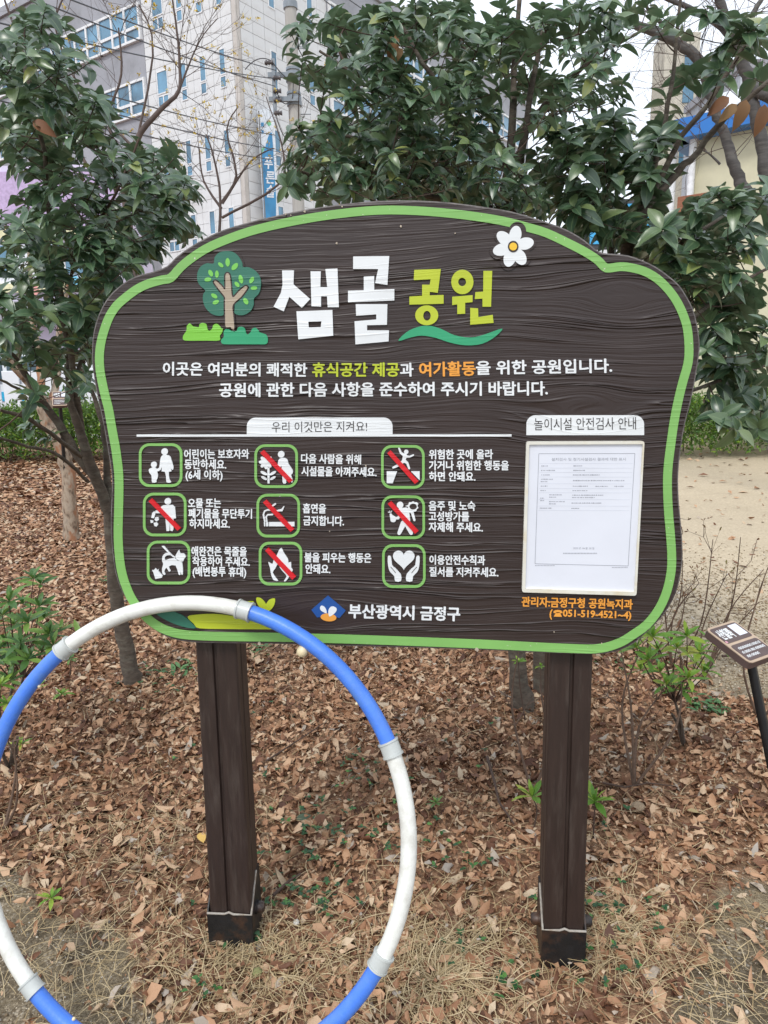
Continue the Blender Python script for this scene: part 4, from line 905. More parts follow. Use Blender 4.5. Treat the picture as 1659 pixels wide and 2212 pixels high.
for k in range(8):
    mb = MB(); mb.box((-8 + k * 2.2, -.12, zc_(560)), (1.3, .08, .8)); wnd_ = mb.build('window', M_GLASS, mu)
    mb = MB(); mb.box((-8 + k * 2.2, -.17, zc_(560)), (.06, .03, .8)); mb.build('window_mullion', M_WFR, wnd_)
for k in range(14):
    mb = MB(); x_ = -8 + k * 1.2; mb.tube([(x_, -.09, zc_(615) + .15 * math.sin(k * 2)), (x_, -.16, zc_(615) + .15 * math.sin(k * 2))], .16, 9)
    mb.build('painted_dot', plain('mural_dot', [(.75, .35, .32), (.2, .55, .75), (.75, .6, .2)][k % 3], .7), mu)
mb = MB(); mb.box((4, -.4, zc_(672)), (9, .8, .5)); mb.build('canopy', M_GREYP, mu)
fe = empty('panel_fence', (-9.5, 15.5, 0), label='white vertical panel fence behind the hedge at left', cat='fence')
M_WP = plain('white_fence_panel', (.74, .76, .80), .5, .05, 2)
mb = MB(); mb.box((0, 0, .8), (.36, .04, 1.5), bev=.01); pme = mb.mesh('fence_panel', M_WP)
for k in range(30):
    o = link('fence_panel', pme, fe); o.location = (-6 + k * .42, rnd.uniform(-.01, .01), rnd.uniform(-.02, .02))
mb = MB(); mb.box((0, .06, 1.3), (12.8, .05, .08)); mb.box((0, .06, .35), (12.8, .05, .08)); mb.build('fence_rail', plain('fence_rail_grey', (.5, .52, .56), .5), fe)
# parked van
vo_ = (-9.2, 18.0, 0)
van = empty('parked_van', vo_, rz=math.radians(4), label='white van with a cyan side stripe parked behind the left shrub and hedge', cat='van')
M_VW = plain('white_van_paint', (.76, .78, .80), .25, .03, 2); M_VB = plain('cyan_stripe', (.03, .42, .68), .3); M_TYRE = plain('tyre_rubber', (.02, .02, .02), .8); M_VG = plain('dark_glass', (.05, .09, .11), .06)
mb = MB(); prof = [(-2.5, .35), (2.35, .35), (2.5, .6), (2.45, 1.05), (2.0, 1.25), (1.55, 1.95), (1.2, 2.08), (-2.4, 2.1), (-2.52, 1.9)]
mb.prism([(x_, -.9, z_) for x_, z_ in prof], np.zeros(3), np.array([0, 1.8, 0])); o = mb.build('van_body', M_VW, van); fix(o)
for x0, x1 in ((-2.3, -1.1), (-1.0, .2), (.3, 1.35)):
    mb = MB(); mb.box(((x0 + x1) / 2, -.905, 1.6), (x1 - x0, .03, .55), bev=.01); mb.build('van_window', M_VG, van)
mb = MB(); mb.box((-.2, -.905, .95), (4.4, .03, .22)); mb.build('side_stripe', M_VB, van)
for x_ in (-1.6, 1.6):
    mb = MB(); mb.tube([(x_, -.92, .33), (x_, -.7, .33)], .33, 20); wh = mb.build('wheel', M_TYRE, van)
    mb = MB(); mb.tube([(x_, -.935, .33), (x_, -.9, .33)], .19, 14); mb.build('wheel_rim', M_ARM, wh)
mb = MB(); mb.box((2.48, -.7, .75), (.06, .28, .18), bev=.02); mb.build('headlight', M_WFR, van)
mb = MB(); mb.box((-2.52, -.75, 1.2), (.05, .14, .4), bev=.02); mb.build('tail_light', M_RED, van)

# ---------------------------------------------------------------- leaves
def leaf_base(wid=.19, fold=.16, droop=.35, nst=5, peak=.8, curl=0, twist=0):
    ts = np.linspace(0, 1, nst + 1); V = []
    for i, t in enumerate(ts):
        wv = wid * math.sin(math.pi * t ** peak) ** .8 if 0 < t < 1 else 0
        zc_ = -droop * t * t + curl * math.sin(t * 5)
        x_ = t - .25 * droop * droop * t * t
        if wv == 0: V.append([(x_, 0, zc_)])
        else:
            zl = zc_ + fold * wv / wid * .5; tw = twist * t
            V.append([(x_, -wv, zl - tw * wv), (x_, 0, zc_), (x_, wv, zl + tw * wv)])
    idx, vs = [], []
    for r in V: idx.append(list(range(len(vs), len(vs) + len(r)))); vs += r
    T = []
    for a, b_ in zip(idx[:-1], idx[1:]):
        if len(a) == 1: T += [(a[0], b_[1], b_[0]), (a[0], b_[2], b_[1])]
        elif len(b_) == 1: T += [(a[0], a[1], b_[0]), (a[1], a[2], b_[0])]
        else:
            for k in (0, 1): T += [(a[k], a[k + 1], b_[k + 1]), (a[k], b_[k + 1], b_[k])]
    return np.array(vs), np.array(T)[:, ::-1]
EV = [leaf_base(.235, .19, .30, peak=.9), leaf_base(.26, .16, .50, peak=.92), leaf_base(.21, .22, .22, curl=.02, peak=.9), leaf_base(.25, .2, .62, twist=.3, peak=.95)]
def frame(d, upv, roll=0.0):
    d = d / np.linalg.norm(d); y = np.cross(upv, d)
    if np.linalg.norm(y) < 1e-3: y = np.array([1.0, 0, 0])
    y /= np.linalg.norm(y); z = np.cross(d, y)
    c, s_ = math.cos(roll), math.sin(roll); y2 = y * c + z * s_; z2 = np.cross(d, y2)
    return np.stack([d, y2, z2], 1)
def U3(): 
    v_ = rng.normal(size=3); return v_ / np.linalg.norm(v_)

M_EVG = leaf_mat('evergreen_leaf', [(0, (.046, .098, .050)), (.4, (.072, .140, .068)), (.75, (.110, .185, .088)), (.92, (.160, .235, .095)), (1, (.30, .33, .09))], .33, back=(.13, .20, .11), trans=.18, spec=.8, vein=(.19, .27, .13))
M_BARK = plain('shrub_bark', (.085, .066, .05), .9, .4, 30, .8, 90, dirt=(.15, .14, .11), dsc=9, stretch=(1, 1, 2.5))
M_TWIG = plain('dark_twig', (.075, .045, .032), .8, .3, 30)
M_DRY = leaf_mat('withered_leaf', [(0, (.24, .10, .045)), (.5, (.35, .17, .07)), (1, (.46, .28, .12))], .6)

def project(P):
    c = (np.atleast_2d(P) - CAM) @ ROT; return np.stack([CX + F * c[:, 0] / -c[:, 2], CY - F * c[:, 1] / -c[:, 2]], 1), -c[:, 2]

def shrub(root, limbs, clumps, lsize=.082, names=('trunk', 'branch'), lmat=None, bases=EV, nind=300, whorl=(4, 6), pairs=3, seed=1, up=.55, dens=1.0, maxlen=1.1):
    global rng
    rng = np.random.default_rng(seed); R_ = np.array(root.location)
    lmat = lmat or M_EVG; nodes_ = []
    for i, lb in enumerate(limbs):
        P = [atY(x, y, Y) if Y is not None else np.array([x, y, 0]) for x, y, Y, r in lb]; rr = [r for *_, r in lb]
        # smooth and roughen
        Q = cat(np.array([[*p, r] for p, r in zip(P, rr)]), 4, closed=False)
        Q[1:-1, :3] += rng.normal(size=(len(Q) - 2, 3)) * (Q[1:-1, 3:4] * np.where(Q[1:-1, 3:4] > .015, .07, .3))
        mb = MB(); mb.tube([q[:3] - R_ for q in Q], Q[:, 3], 9 if Q[0, 3] > .012 else 6, wob=.10)
        mb.build(names[0] if i == 0 else names[1], M_BARK if Q[0, 3] > .007 else M_TWIG, root)
        for q in Q: nodes_.append((q[:3], q[3]))
    # tips, nearest to the skeleton first
    tips = []
    for c in clumps:
        x, y, rx, ry, Y0, Y1, k = c
        for _ in range(max(1, int(k * dens))):
            for _t in range(20):
                a, b_ = rng.uniform(-1, 1, 2)
                if a * a + b_ * b_ < 1: break
            Y = rng.uniform(Y0, Y1); tips.append(atY(x + a * rx, y + b_ * ry, Y))
    NP = np.array([n_[0] for n_ in nodes_]); NRd = np.array([n_[1] for n_ in nodes_])
    tips = np.array(tips); dmin = np.array([np.min(np.linalg.norm(NP - t, axis=1)) for t in tips]); tips = tips[np.argsort(dmin)]
    tw = MB(); Ms, Ps, Sz = [], [], []
    for t in tips:
        dd = np.linalg.norm(NP - t, axis=1) + np.where(NP[:, 2] > t[2] - .02, .25, 0)
        j = int(np.argmin(dd)); p0 = NP[j]; L = np.linalg.norm(t - p0)
        if L > maxlen: p0 = t - (t - p0) / L * maxlen * .9; L = maxlen * .9
        mid = (p0 + t) / 2 + np.array([0, 0, -.10 * L]) + U3() * L * .08
        ns = 5; s_ = np.linspace(0, 1, ns + 1)[:, None]
        C_ = (1 - s_) ** 2 * p0 + 2 * s_ * (1 - s_) * mid + s_ ** 2 * t
        r0 = min(NRd[j] * .8, .0022 + .006 * L); r0 = max(r0, .0018)
        tw.tube([q - R_ for q in C_], np.linspace(r0, .0013, ns + 1), 5, caps=False)
        NP = np.concatenate([NP, C_[2:-1]]); NRd = np.concatenate([NRd, np.linspace(r0, .0013, ns + 1)[2:-1]])
        ax = C_[-1] - C_[-2]; ax /= np.linalg.norm(ax); ax = ax + np.array([0, 0, up]); ax /= np.linalg.norm(ax)
        a1 = np.cross(ax, [0.3, .2, 1.0]); a1 /= np.linalg.norm(a1); a2 = np.cross(ax, a1); ph0 = rng.uniform(0, 6.28)
        nw = rng.integers(*whorl)
        for k in range(nw):
            ph = ph0 + 6.28 * k / nw + rng.uniform(-.25, .25); out = math.cos(ph) * a1 + math.sin(ph) * a2; e = rng.uniform(.15, .75)
            d = out * math.cos(e) + ax * math.sin(e)
            Ms.append(frame(d, ax, rng.uniform(-.35, .35))); Ps.append(t - ax * rng.uniform(0, .006)); Sz.append(lsize * rng.uniform(.55, 1.18))
        for k in range(pairs):
            u = .028 + .030 * k + rng.uniform(-.004, .004); q = t - (C_[-1] - C_[-2]) / np.linalg.norm(C_[-1] - C_[-2]) * u * min(1, L * 4)
            ph = ph0 + 1.57 * k
            for h_ in (0, math.pi):
                if rng.random() < .12: continue
                out = math.cos(ph + h_) * a1 + math.sin(ph + h_) * a2; e = rng.uniform(0, .5)
                d = out * math.cos(e) + ax * math.sin(e) + np.array([0, 0, -.1]); Ms.append(frame(d, ax, rng.uniform(-.5, .5))); Ps.append(q); Sz.append(lsize * rng.uniform(.8, 1.2))
    tw.build('twigs', M_TWIG, root, kind='stuff')
    Ms = np.array(Ms); Ps = np.array(Ps); Sz = np.array(Sz); n_ = len(Ps)
    aspect = rng.uniform(.85, 1.2, n_)
    full = Ms * Sz[:, None, None]; full[:, :, 1] *= aspect[:, None]
    uv, dep = project(Ps + Ms[:, :, 0] * (Sz / 2)[:, None]); vis = (uv[:, 0] > -20) & (uv[:, 0] < 1680) & (uv[:, 1] > -20) & (uv[:, 1] < 2230)
    beh = (uv[:, 0] > 250) & (uv[:, 0] < 1470) & (uv[:, 1] > 600) & (uv[:, 1] < 1380)
    score = Sz / dep * vis * (~beh); order = np.argsort(-score); ind = order[:nind]; ind = ind[score[ind] > 0]
    mask = np.ones(n_, bool); mask[ind] = False; kind_ = rng.integers(0, len(bases), n_)
    mes = [tri_mesh('leaf', V_, T_, lmat, lw=rim(V_)) for V_, T_ in bases]
    for i in ind:
        o = link('leaf', mes[kind_[i]], root); m_ = Matrix.Identity(4)
        for a in range(3):
            for b_ in range(3): m_[a][b_] = full[i, a, b_]
            m_[a][3] = Ps[i, a] - R_[a]
        o.matrix_basis = m_
    VV, TT, off, LW = [], [], 0, []
    for k, (V_, T_) in enumerate(bases):
        sel = np.where(mask & (kind_ == k))[0]
        if len(sel) == 0: continue
        LW.append(np.tile(rim(V_), len(sel)))
        W_ = np.einsum('nij,vj->nvi', full[sel], V_) + Ps[sel][:, None, :] - R_
        VV.append(W_.reshape(-1, 3)); TT.append((T_[None] + (np.arange(len(sel)) * len(V_))[:, None, None]).reshape(-1, 3) + off); off += len(sel) * len(V_)
    if VV: link('leaves', tri_mesh('leaves', np.concatenate(VV), np.concatenate(TT), lmat, lw=np.concatenate(LW)), root, kind='stuff')
    return n_

# ---- left evergreen shrub
b0 = ground(290, 1482)
A = empty('evergreen_shrub', tuple(b0), label='tall glossy evergreen shrub with forking trunk at the left of the sign', cat='evergreen shrub')
g = float(b0[1])
limbsA = [
    [(291, 1500, g, .054), (284, 1460, g, .042), (272, 1400, g, .038), (252, 1290, g, .033), (243, 1200, g, .029), (236, 1105, g - .02, .026)],
    [(236, 1105, g - .02, .026), (215, 1050, g - .05, .026), (190, 990, g - .1, .024), (170, 920, g - .15, .020), (150, 865, g - .2, .014), (146, 800, g - .2, .010), (150, 700, g - .15, .008)],
    [(205, 1030, g - .05, .022), (168, 985, g - .1, .020), (130, 920, g - .1, .018), (92, 868, g - .15, .016), (60, 820, g - .2, .014), (20, 760, g - .3, .010)],
    [(236, 1105, g - .02, .020), (232, 1040, g, .017), (226, 940, g, .013), (205, 860, g + .05, .010), (180, 780, g, .008), (175, 640, g, .007), (190, 540, g - .1, .006)],
    [(175, 930, g - .1, .016), (140, 700, g - .3, .012), (120, 560, g - .4, .010), (105, 430, g - .4, .009), (90, 300, g - .5, .008), (60, 180, g - .5, .006), (50, 90, g - .5, .004)],
    [(150, 865, g - .2, .012), (200, 700, g - .1, .010), (235, 560, g, .008), (232, 460, g, .007), (222, 350, g, .006), (190, 270, g - .1, .005)],
    [(235, 560, g, .007), (290, 470, g - .1, .006), (340, 410, g - .1, .005), (385, 350, g - .2, .004)],
    [(150, 700, g - .15, .007), (160, 560, g - .2, .006), (250, 420, g - .4, .005), (300, 300, g - .4, .004)],
    [(175, 985, g - .15, .011), (120, 945, g - .4, .009), (60, 905, g - .6, .008), (0, 885, g - .7, .006)],
    [(190, 1040, g - .1, .009), (130, 985, g - .4, .007), (60, 965, g - .6, .006), (-20, 940, g - .8, .005)],
    [(92, 868, g - .15, .008), (40, 840, g - .3, .006), (-10, 815, g - .4, .005)],
]
cl = []
for x, y, rx, ry, k in [(40, 70, 55, 55, 10), (105, 55, 45, 40, 5), (60, 150, 70, 50, 12), (150, 150, 60, 45, 9), (110, 215, 90, 50, 16), (225, 205, 35, 30, 4), (35, 270, 55, 55, 12), (130, 270, 70, 50, 14), (235, 240, 40, 35, 5),
                        (215, 310, 60, 45, 9), (85, 330, 85, 40, 12), (300, 330, 40, 30, 5), (150, 375, 70, 30, 6), (290, 370, 70, 40, 11), (380, 350, 40, 40, 7), (240, 430, 80, 45, 15), (355, 420, 60, 50, 14), (410, 420, 25, 30, 4), (310, 475, 90, 45, 17), (390, 500, 40, 30, 6),
                        (130, 440, 110, 40, 16), (40, 490, 60, 50, 12), (170, 500, 90, 45, 16), (280, 540, 60, 35, 10), (50, 570, 70, 50, 15), (160, 590, 90, 45, 17), (220, 600, 30, 40, 5), (50, 650, 70, 40, 12), (150, 660, 80, 35, 13), (170, 710, 40, 30, 6),
                        (55, 715, 60, 30, 7), (120, 745, 70, 25, 6), (30, 770, 40, 18, 3), (185, 760, 18, 25, 3), (60, 850, 40, 20, 2), (190, 825, 20, 25, 3), (90, 930, 50, 18, 2), (190, 690, 35, 40, 7), (110, 790, 60, 25, 5), (30, 730, 45, 40, 6), (200, 760, 20, 40, 4), (250, 575, 45, 30, 6)]:
    cl.append((x, y, rx, ry, g - 1.0, g + .35, k * .92))
shrub(A, limbsA, cl, .066, seed=3, dens=1.32)

# ---- evergreen behind the sign, left of the right hand post
b0 = ground(1128, 1528); g = float(b0[1])
B_ = empty('evergreen_shrub', tuple(b0), label='broad evergreen shrub spreading above the middle of the sign on a double trunk', cat='evergreen shrub')
limbsB = [
    [(1132, 1548, g, .062), (1128, 1505, g, .048), (1118, 1440, g, .040), (1105, 1200, g, .036), (1098, 900, g, .032), (1095, 600, g, .030), (1090, 440, g, .026), (1104, 330, g, .017), (1113, 140, g + .1, .012), (1124, -30, g + .1, .008)],
    [(1168, 1500, g + .15, .036), (1160, 1200, g + .1, .030), (1135, 700, g + .05, .026), (1117, 440, g, .022), (1140, 240, g - .1, .012), (1175, 60, g - .1, .008)],
    [(1090, 470, g, .018), (1040, 360, g - .15, .012), (985, 250, g - .2, .010), (930, 160, g - .3, .008), (870, 60, g - .3, .006)],
    [(1092, 440, g, .016), (990, 380, g - .2, .011), (880, 330, g - .3, .009), (780, 300, g - .4, .006), (690, 280, g - .4, .004)],
    [(880, 330, g - .3, .008), (830, 230, g - .3, .007), (760, 160, g - .4, .006), (690, 110, g - .4, .004)],
    [(1060, 450, g, .014), (950, 430, g - .2, .010), (830, 410, g - .3, .008), (720, 390, g - .4, .005), (650, 370, g - .5, .004)],
    [(1100, 380, g, .012), (1060, 250, g, .009), (1010, 120, g, .008), (960, 20, g, .006)],
    [(1113, 300, g, .010), (1200, 200, g, .009), (1290, 120, g - .1, .007), (1380, 70, g - .2, .005)],
    [(760, 160, g - .4, .005), (730, 100, g - .4, .004), (745, 60, g - .4, .003)],
]
cl = []
for x, y, rx, ry, k in [(668, 62, 42, 35, 7), (650, 130, 38, 28, 4), (720, 65, 50, 35, 7), (745, 125, 50, 40, 9), (810, 60, 50, 45, 10), (700, 165, 40, 25, 4), (790, 180, 60, 40, 10), (870, 110, 70, 50, 14), (900, 30, 80, 35, 14), (870, 215, 70, 45, 14), (960, 200, 80, 55, 17), (980, 100, 80, 60, 17), (1040, 40, 80, 45, 15),
                        (665, 285, 40, 30, 7), (725, 300, 55, 45, 13), (655, 375, 45, 45, 10), (735, 385, 75, 50, 20), (800, 300, 60, 45, 14), (830, 370, 80, 55, 20), (890, 290, 80, 55, 18), (850, 425, 90, 20, 9), (930, 370, 80, 60, 19), (1000, 290, 90, 60, 19), (1050, 180, 70, 60, 12), (1050, 360, 80, 60, 17), (980, 425, 80, 20, 9),
                        (1090, 90, 60, 60, 10), (1150, 60, 70, 55, 10), (1240, 60, 80, 50, 10), (1340, 40, 90, 40, 10), (1160, 180, 60, 40, 6), (1280, 130, 60, 30, 4), (1120, 440, 60, 30, 9), (1190, 240, 45, 45, 9), (1240, 190, 50, 40, 7), (1310, 200, 50, 40, 4)]:
    cl.append((x, y, rx, ry, g - .8, g + .5, k * (.62 if x < 780 and y < 260 else .75 if x < 760 else .92)))
shrub(B_, limbsB, cl, .058, seed=5, dens=1.42)

# ---- evergreen behind the right post
b0 = ground(1228, 1500); g = float(b0[1])
D = empty('evergreen_shrub', tuple(b0), label='large leaved evergreen shrub fanning out over the right side of the sign', cat='evergreen shrub')
g2 = g - .35
limbsD = [
    [(1228, 1510, g, .040), (1250, 1300, g - .05, .036), (1290, 900, g - .2, .030), (1340, 600, g - .3, .026), (1370, 500, g2, .020), (1395, 450, g2, .017), (1436, 403, g2, .015), (1491, 345, g2, .012), (1564, 257, g2 - .05, .010), (1680, 160, g2 - .1, .008)],
    [(1370, 500, g2, .018), (1392, 430, g2, .014), (1410, 385, g2, .012), (1432, 280, g2, .009), (1454, 161, g2, .007), (1472, -20, g2, .005)],
    [(1405, 430, g2, .012), (1460, 320, g2 - .05, .010), (1527, 227, g2 - .1, .009), (1600, 110, g2 - .1, .007), (1640, 40, g2 - .15, .005)],
    [(1340, 600, g - .3, .016), (1300, 480, g - .2, .012), (1250, 400, g - .1, .009), (1200, 330, g, .007)],
    [(1330, 640, g - .3, .014), (1420, 570, g2 - .1, .009), (1480, 520, g2 - .1, .008), (1560, 470, g2, .006), (1620, 430, g2, .004)],
    [(1320, 800, g - .2, .014), (1440, 740, g2 - .1, .010), (1530, 660, g2 - .1, .008), (1620, 600, g2 - .1, .006), (1700, 560, g2, .005)],
    [(1310, 850, g - .2, .012), (1440, 860, g2 - .1, .009), (1530, 830, g2 - .1, .007), (1620, 800, g2, .005), (1680, 780, g2, .004)],
]
cl = []
for x, y, rx, ry, k in [(1180, 330, 60, 50, 9), (1200, 420, 70, 45, 12), (1250, 310, 60, 45, 9), (1290, 380, 80, 50, 14), (1330, 290, 60, 45, 9), (1380, 340, 60, 50, 10), (1440, 290, 50, 40, 6), (1270, 460, 70, 35, 11), (1350, 450, 70, 50, 12), (1420, 400, 50, 40, 6),
                        (1430, 60, 70, 50, 3), (1530, 60, 70, 50, 4), (1630, 50, 50, 50, 5), (1510, 150, 60, 40, 4), (1600, 150, 60, 50, 4), (1450, 190, 40, 30, 2),
                        (1390, 530, 50, 35, 7), (1470, 480, 70, 40, 9), (1560, 450, 70, 40, 10), (1630, 430, 50, 35, 6), (1440, 575, 60, 40, 10), (1530, 545, 80, 45, 14), (1620, 530, 50, 45, 8), (1500, 620, 60, 50, 12), (1590, 640, 70, 60, 15), (1550, 720, 60, 50, 13), (1640, 730, 40, 60, 8), (1545, 800, 50, 50, 11), (1610, 830, 55, 45, 11), (1570, 885, 50, 30, 7), (1640, 890, 30, 35, 5), (1600, 930, 35, 14, 3), (1300, 490, 60, 20, 8), (1365, 500, 30, 25, 4)]:
    cl.append((x, y, rx, ry, g2 - .35, g2 + .5, k * .84))
shrub(D, limbsD, cl, .080, seed=8, dens=1.18)

# withered leaves caught in the twigs
for x, y, Y, s_, d_, lb in [(1575, 210, g2 - .1, .085, (-.8, 0, -.6), 'reddish brown withered leaf hanging beside the bare trunk at right, darkest of the four'), (1612, 215, g2 - .1, .10, (-.3, 0, -1), 'long tan withered leaf hanging from the branch at right'), (1592, 225, g2 - .1, .075, (-.75, 0, -.7), 'tan withered leaf left of the long one on the right hand branch'), (1652, 225, g2 - .15, .10, (-.15, 0, -1), 'broad orange brown withered leaf at the right edge'),
                            (70, 262, 2.4, .078, (.8, 0, -.45), 'brown withered leaf lying on the left evergreen crown'), (855, 75, 2.3, .075, (-.3, 0, -1), 'curled brown leaf stuck in the middle evergreen crown'), (870, 105, 2.3, .06, (-.6, 0, -.6), 'small brown leaf just under the curled one in the crown')]:
    V_, T_ = leaf_base(.24, .18, .25, 6, .75); p = atY(x, y, Y); fr_m = frame(np.array(d_, float), np.array([.1, -1, .35])) * s_
    o = link('withered_leaf', tri_mesh('withered_leaf', V_ @ fr_m.T, T_, M_DRY), label=lb, cat='dry leaf', group='withered leaves caught in the shrubs'); o.location = p

# ---------------------------------------------------------------- azaleas and sprigs
M_AZ = leaf_mat('azalea_leaf', [(0, (.12, .27, .035)), (.5, (.19, .38, .05)), (.85, (.34, .48, .06)), (1, (.46, .48, .09))], .45, trans=.25)
M_AZD = leaf_mat('dark_azalea_leaf', [(0, (.055, .14, .035)), (.5, (.10, .22, .05)), (1, (.22, .36, .07))], .42, trans=.2)
AZ = [leaf_base(.15, .10, .15, 4, 1.15), leaf_base(.15, .12, .3, 4, 1.1), leaf_base(.12, .08, -.05, 4, 1.2)]
def azalea(name, base, tips, label, mat=M_AZ, size=.05, seed=1, cat_='azalea', group=None, n=(5, 8), stems=3):
    global rng
    rng = np.random.default_rng(seed)
    base = np.array(base, float); base[2] = float(hz(base[0], base[1])) - .01
    r = empty(name, tuple(base), label=label, cat=cat_, group=group)
    hubs = [base + np.array([rng.normal() * .02, rng.normal() * .02, 0]) + (np.mean(tips, 0) - base) * rng.uniform(.3, .55) + U3() * .03 for _ in range(stems)] if len(tips) > 2 else [base + np.array([0, 0, .02])]
    if len(tips) > 2:
        for h_ in hubs:
            mb = MB(); mb.tube(cat([base - base, (h_ - base) * .5 + U3() * .015, h_ - base], 3, False), np.linspace(.008, .005, 7), 7); mb.build('stem', M_BARK, r)
    mb = MB(); k = 0; mes = [tri_mesh('leaf', V_, T_, mat) for V_, T_ in AZ]; sm = MB()
    for t in tips:
        h_ = min(hubs, key=lambda q: np.linalg.norm(q - t)); m_ = (h_ + t) / 2 + U3() * .02
        mb.tube(cat([h_ - base, m_ - base, t - base], 3, False), np.linspace(.0035, .0016, 7), 5)
        ax = np.array([0, 0, 1.0]) + .5 * (t - h_) / np.linalg.norm(t - h_) + U3() * .25; ax /= np.linalg.norm(ax)
        a1 = np.cross(ax, [1, .3, 0]); a1 /= np.linalg.norm(a1); a2 = np.cross(ax, a1)
        for ringk, (cnt_, e0, sc_) in enumerate(((rng.integers(*n), .25, 1.0), (4, .9, .75), (2, 1.3, .5))):
            for q in range(cnt_):
                ph = rng.uniform(0, .6) + 6.28 * q / cnt_ + ringk; e = e0 + rng.uniform(-.2, .2); d = (math.cos(ph) * a1 + math.sin(ph) * a2) * math.cos(e) + ax * math.sin(e)
                M_ = frame(d, ax, rng.uniform(-.3, .3)) * size * sc_ * rng.uniform(.8, 1.2)
                if k < 300:
                    o = link('leaf', mes[rng.integers(0, 3)], r); X = Matrix.Identity(4)
                    for a in range(3):
                        for b_ in range(3): X[a][b_] = M_[a, b_]
                        X[a][3] = t[a] - base[a]
                    o.matrix_basis = X
                k += 1
    mb.build('twigs', M_TWIG, r, kind='stuff'); return r
def tipsU(L, Y, dy=.15):
    return [atY(x, y, Y + dy * math.sin(i * 2.4)) for i, (x, y) in enumerate(L)]
azalea('azalea_bush', ground(1478, 1600), tipsU([(1541, 1386), (1560, 1400), (1484, 1375), (1420, 1405), (1511, 1411), (1462, 1400), (1385, 1447), (1400, 1425), (1426, 1452), (1470, 1491), (1409, 1375), (1500, 1430), (1440, 1480), (1375, 1400), (1520, 1450), (1485, 1465)], 2.45, .16), 'young azalea with bright lime green leaf whorls at the lower right of the sign', seed=2, size=.070, n=(4, 7))
azalea('azalea_bush', ground(15, 1560), tipsU([(72, 1250), (88, 1262), (20, 1300), (50, 1305), (85, 1310), (5, 1330), (30, 1350), (60, 1345), (95, 1335), (15, 1385), (45, 1390), (75, 1385), (105, 1370), (10, 1430), (35, 1440), (60, 1425), (90, 1410), (20, 1470), (115, 1395), (130, 1360), (40, 1410), (0, 1400), (-15, 1350), (-20, 1420), (150, 1400), (175, 1380)], 2.55, .25), 'leafy dark green azalea bush at the left edge behind the hoop', mat=M_AZD, seed=4, size=.075)
azalea('azalea_bush', ground(20, 1660), tipsU([(15, 1520), (45, 1512), (70, 1490), (10, 1560), (0, 1480)], 2.3, .12), 'small bright azalea shoot below the dark bush at the left edge', seed=14, size=.05)
for x, y, bx, by, sz, lb, mt in [(133, 1500, 133, 1545, .050, 'bright green sprig with five narrow leaves between hoop and left trunk', M_AZ), (45, 1608, 50, 1650, .045, 'small yellow green sprig low at the left edge', M_AZ), (112, 1940, 115, 1975, .040, 'yellowish sprig lying on bare sand inside the hoop', M_AZ),
                                 (1150, 1722, 1152, 1790, .072, 'green sprig left of the right post', M_AZ), (1285, 1732, 1282, 1800, .078, 'green sprig right of the right post', M_AZ), (942, 1735, 944, 1765, .035, 'tiny green seedling right of the hoop', M_AZD), (1120, 1430, 1135, 1560, .036, 'thin sprig with green leaves in front of the double trunk', M_AZ), (150, 1425, 150, 1470, .05, 'dark green sprig right behind the hoop joint', M_AZD),
                                 (1168, 1440, 1180, 1560, .03, 'thin leafy sprig right beside the right post top', M_AZ)]:
    b_ = ground(bx, by); t = atY(x, y, b_[1])
    azalea('seedling', b_, [t], lb, mt, sz, seed=int(x), cat_='seedling', group='green sprigs in the leaf litter')
# bare twiggy shrubs at the right
def twiggy(base, tips, label, seed, r0=.0050, mat=None, tipleaf=None, name='bare_shrub', cat_='bare shrub', group='bare twiggy shrubs right of the sign', fork=2):
    global rng
    rng = np.random.default_rng(seed); base = np.array(base, float)
    r = empty(name, tuple(base), label=label, cat=cat_, group=group); fine = MB(); lf = []
    for t in tips:
        m_ = (base + t) / 2 + U3() * .13 * np.linalg.norm(t - base); C_ = cat([base * 0, m_ - base, t - base], 5, False)
        mb = MB(); mb.tube(C_, np.linspace(r0, r0 * .3, len(C_)), 6, wob=.12); mb.build('stem', mat or M_PTW, r)
        L = np.linalg.norm(t - base)
        for k in range(fork + 1):
            i = rng.integers(3, len(C_)); d = C_[-1] - C_[0]; d = d / np.linalg.norm(d) + U3() * .8; d /= np.linalg.norm(d); l_ = L * rng.uniform(.15, .35)
            e = C_[i] + d * l_; m2 = (C_[i] + e) / 2 + U3() * l_ * .12; fine.tube([C_[i], m2, e], [r0 * .35, r0 * .25, r0 * .15], 5)
            for _ in range(2):
                d2 = d + U3() * .9; d2 /= np.linalg.norm(d2); e2 = m2 + d2 * l_ * .5; fine.tube([m2, e2], [r0 * .2, r0 * .12], 4); lf.append((e2, d2))
            lf.append((e, d))
    fine.build('twigs', mat or M_PTW, r, kind='stuff')
    if tipleaf:
        bs_, mt, sz, kk = tipleaf; Ms, Ps = [], []
        for e, d in lf:
            for _ in range(kk): dd = d + U3() * .8; Ms.append(frame(dd, U3()) * sz * rng.uniform(.6, 1.2)); Ps.append(e)
        link('bud_leaves', scatter_mesh('bud_leaves', bs_, np.array(Ms), np.array(Ps), mt), r, kind='stuff')
    return r
M_PTW = plain('brown_twig', (.14, .09, .062), .8, .3, 30)
M_BUD = leaf_mat('rusty_bud', [(0, (.16, .07, .03)), (.6, (.28, .13, .05)), (1, (.30, .28, .08))], .6)
twiggy(ground(1450, 1440), [atY(x, y, 3.2) for x, y in ((1475, 1150), (1540, 1165), (1510, 1260))], 'bare twiggy shrub with rusty buds against the pale sand', 31, tipleaf=(AZ[0], M_BUD, .022, 2))
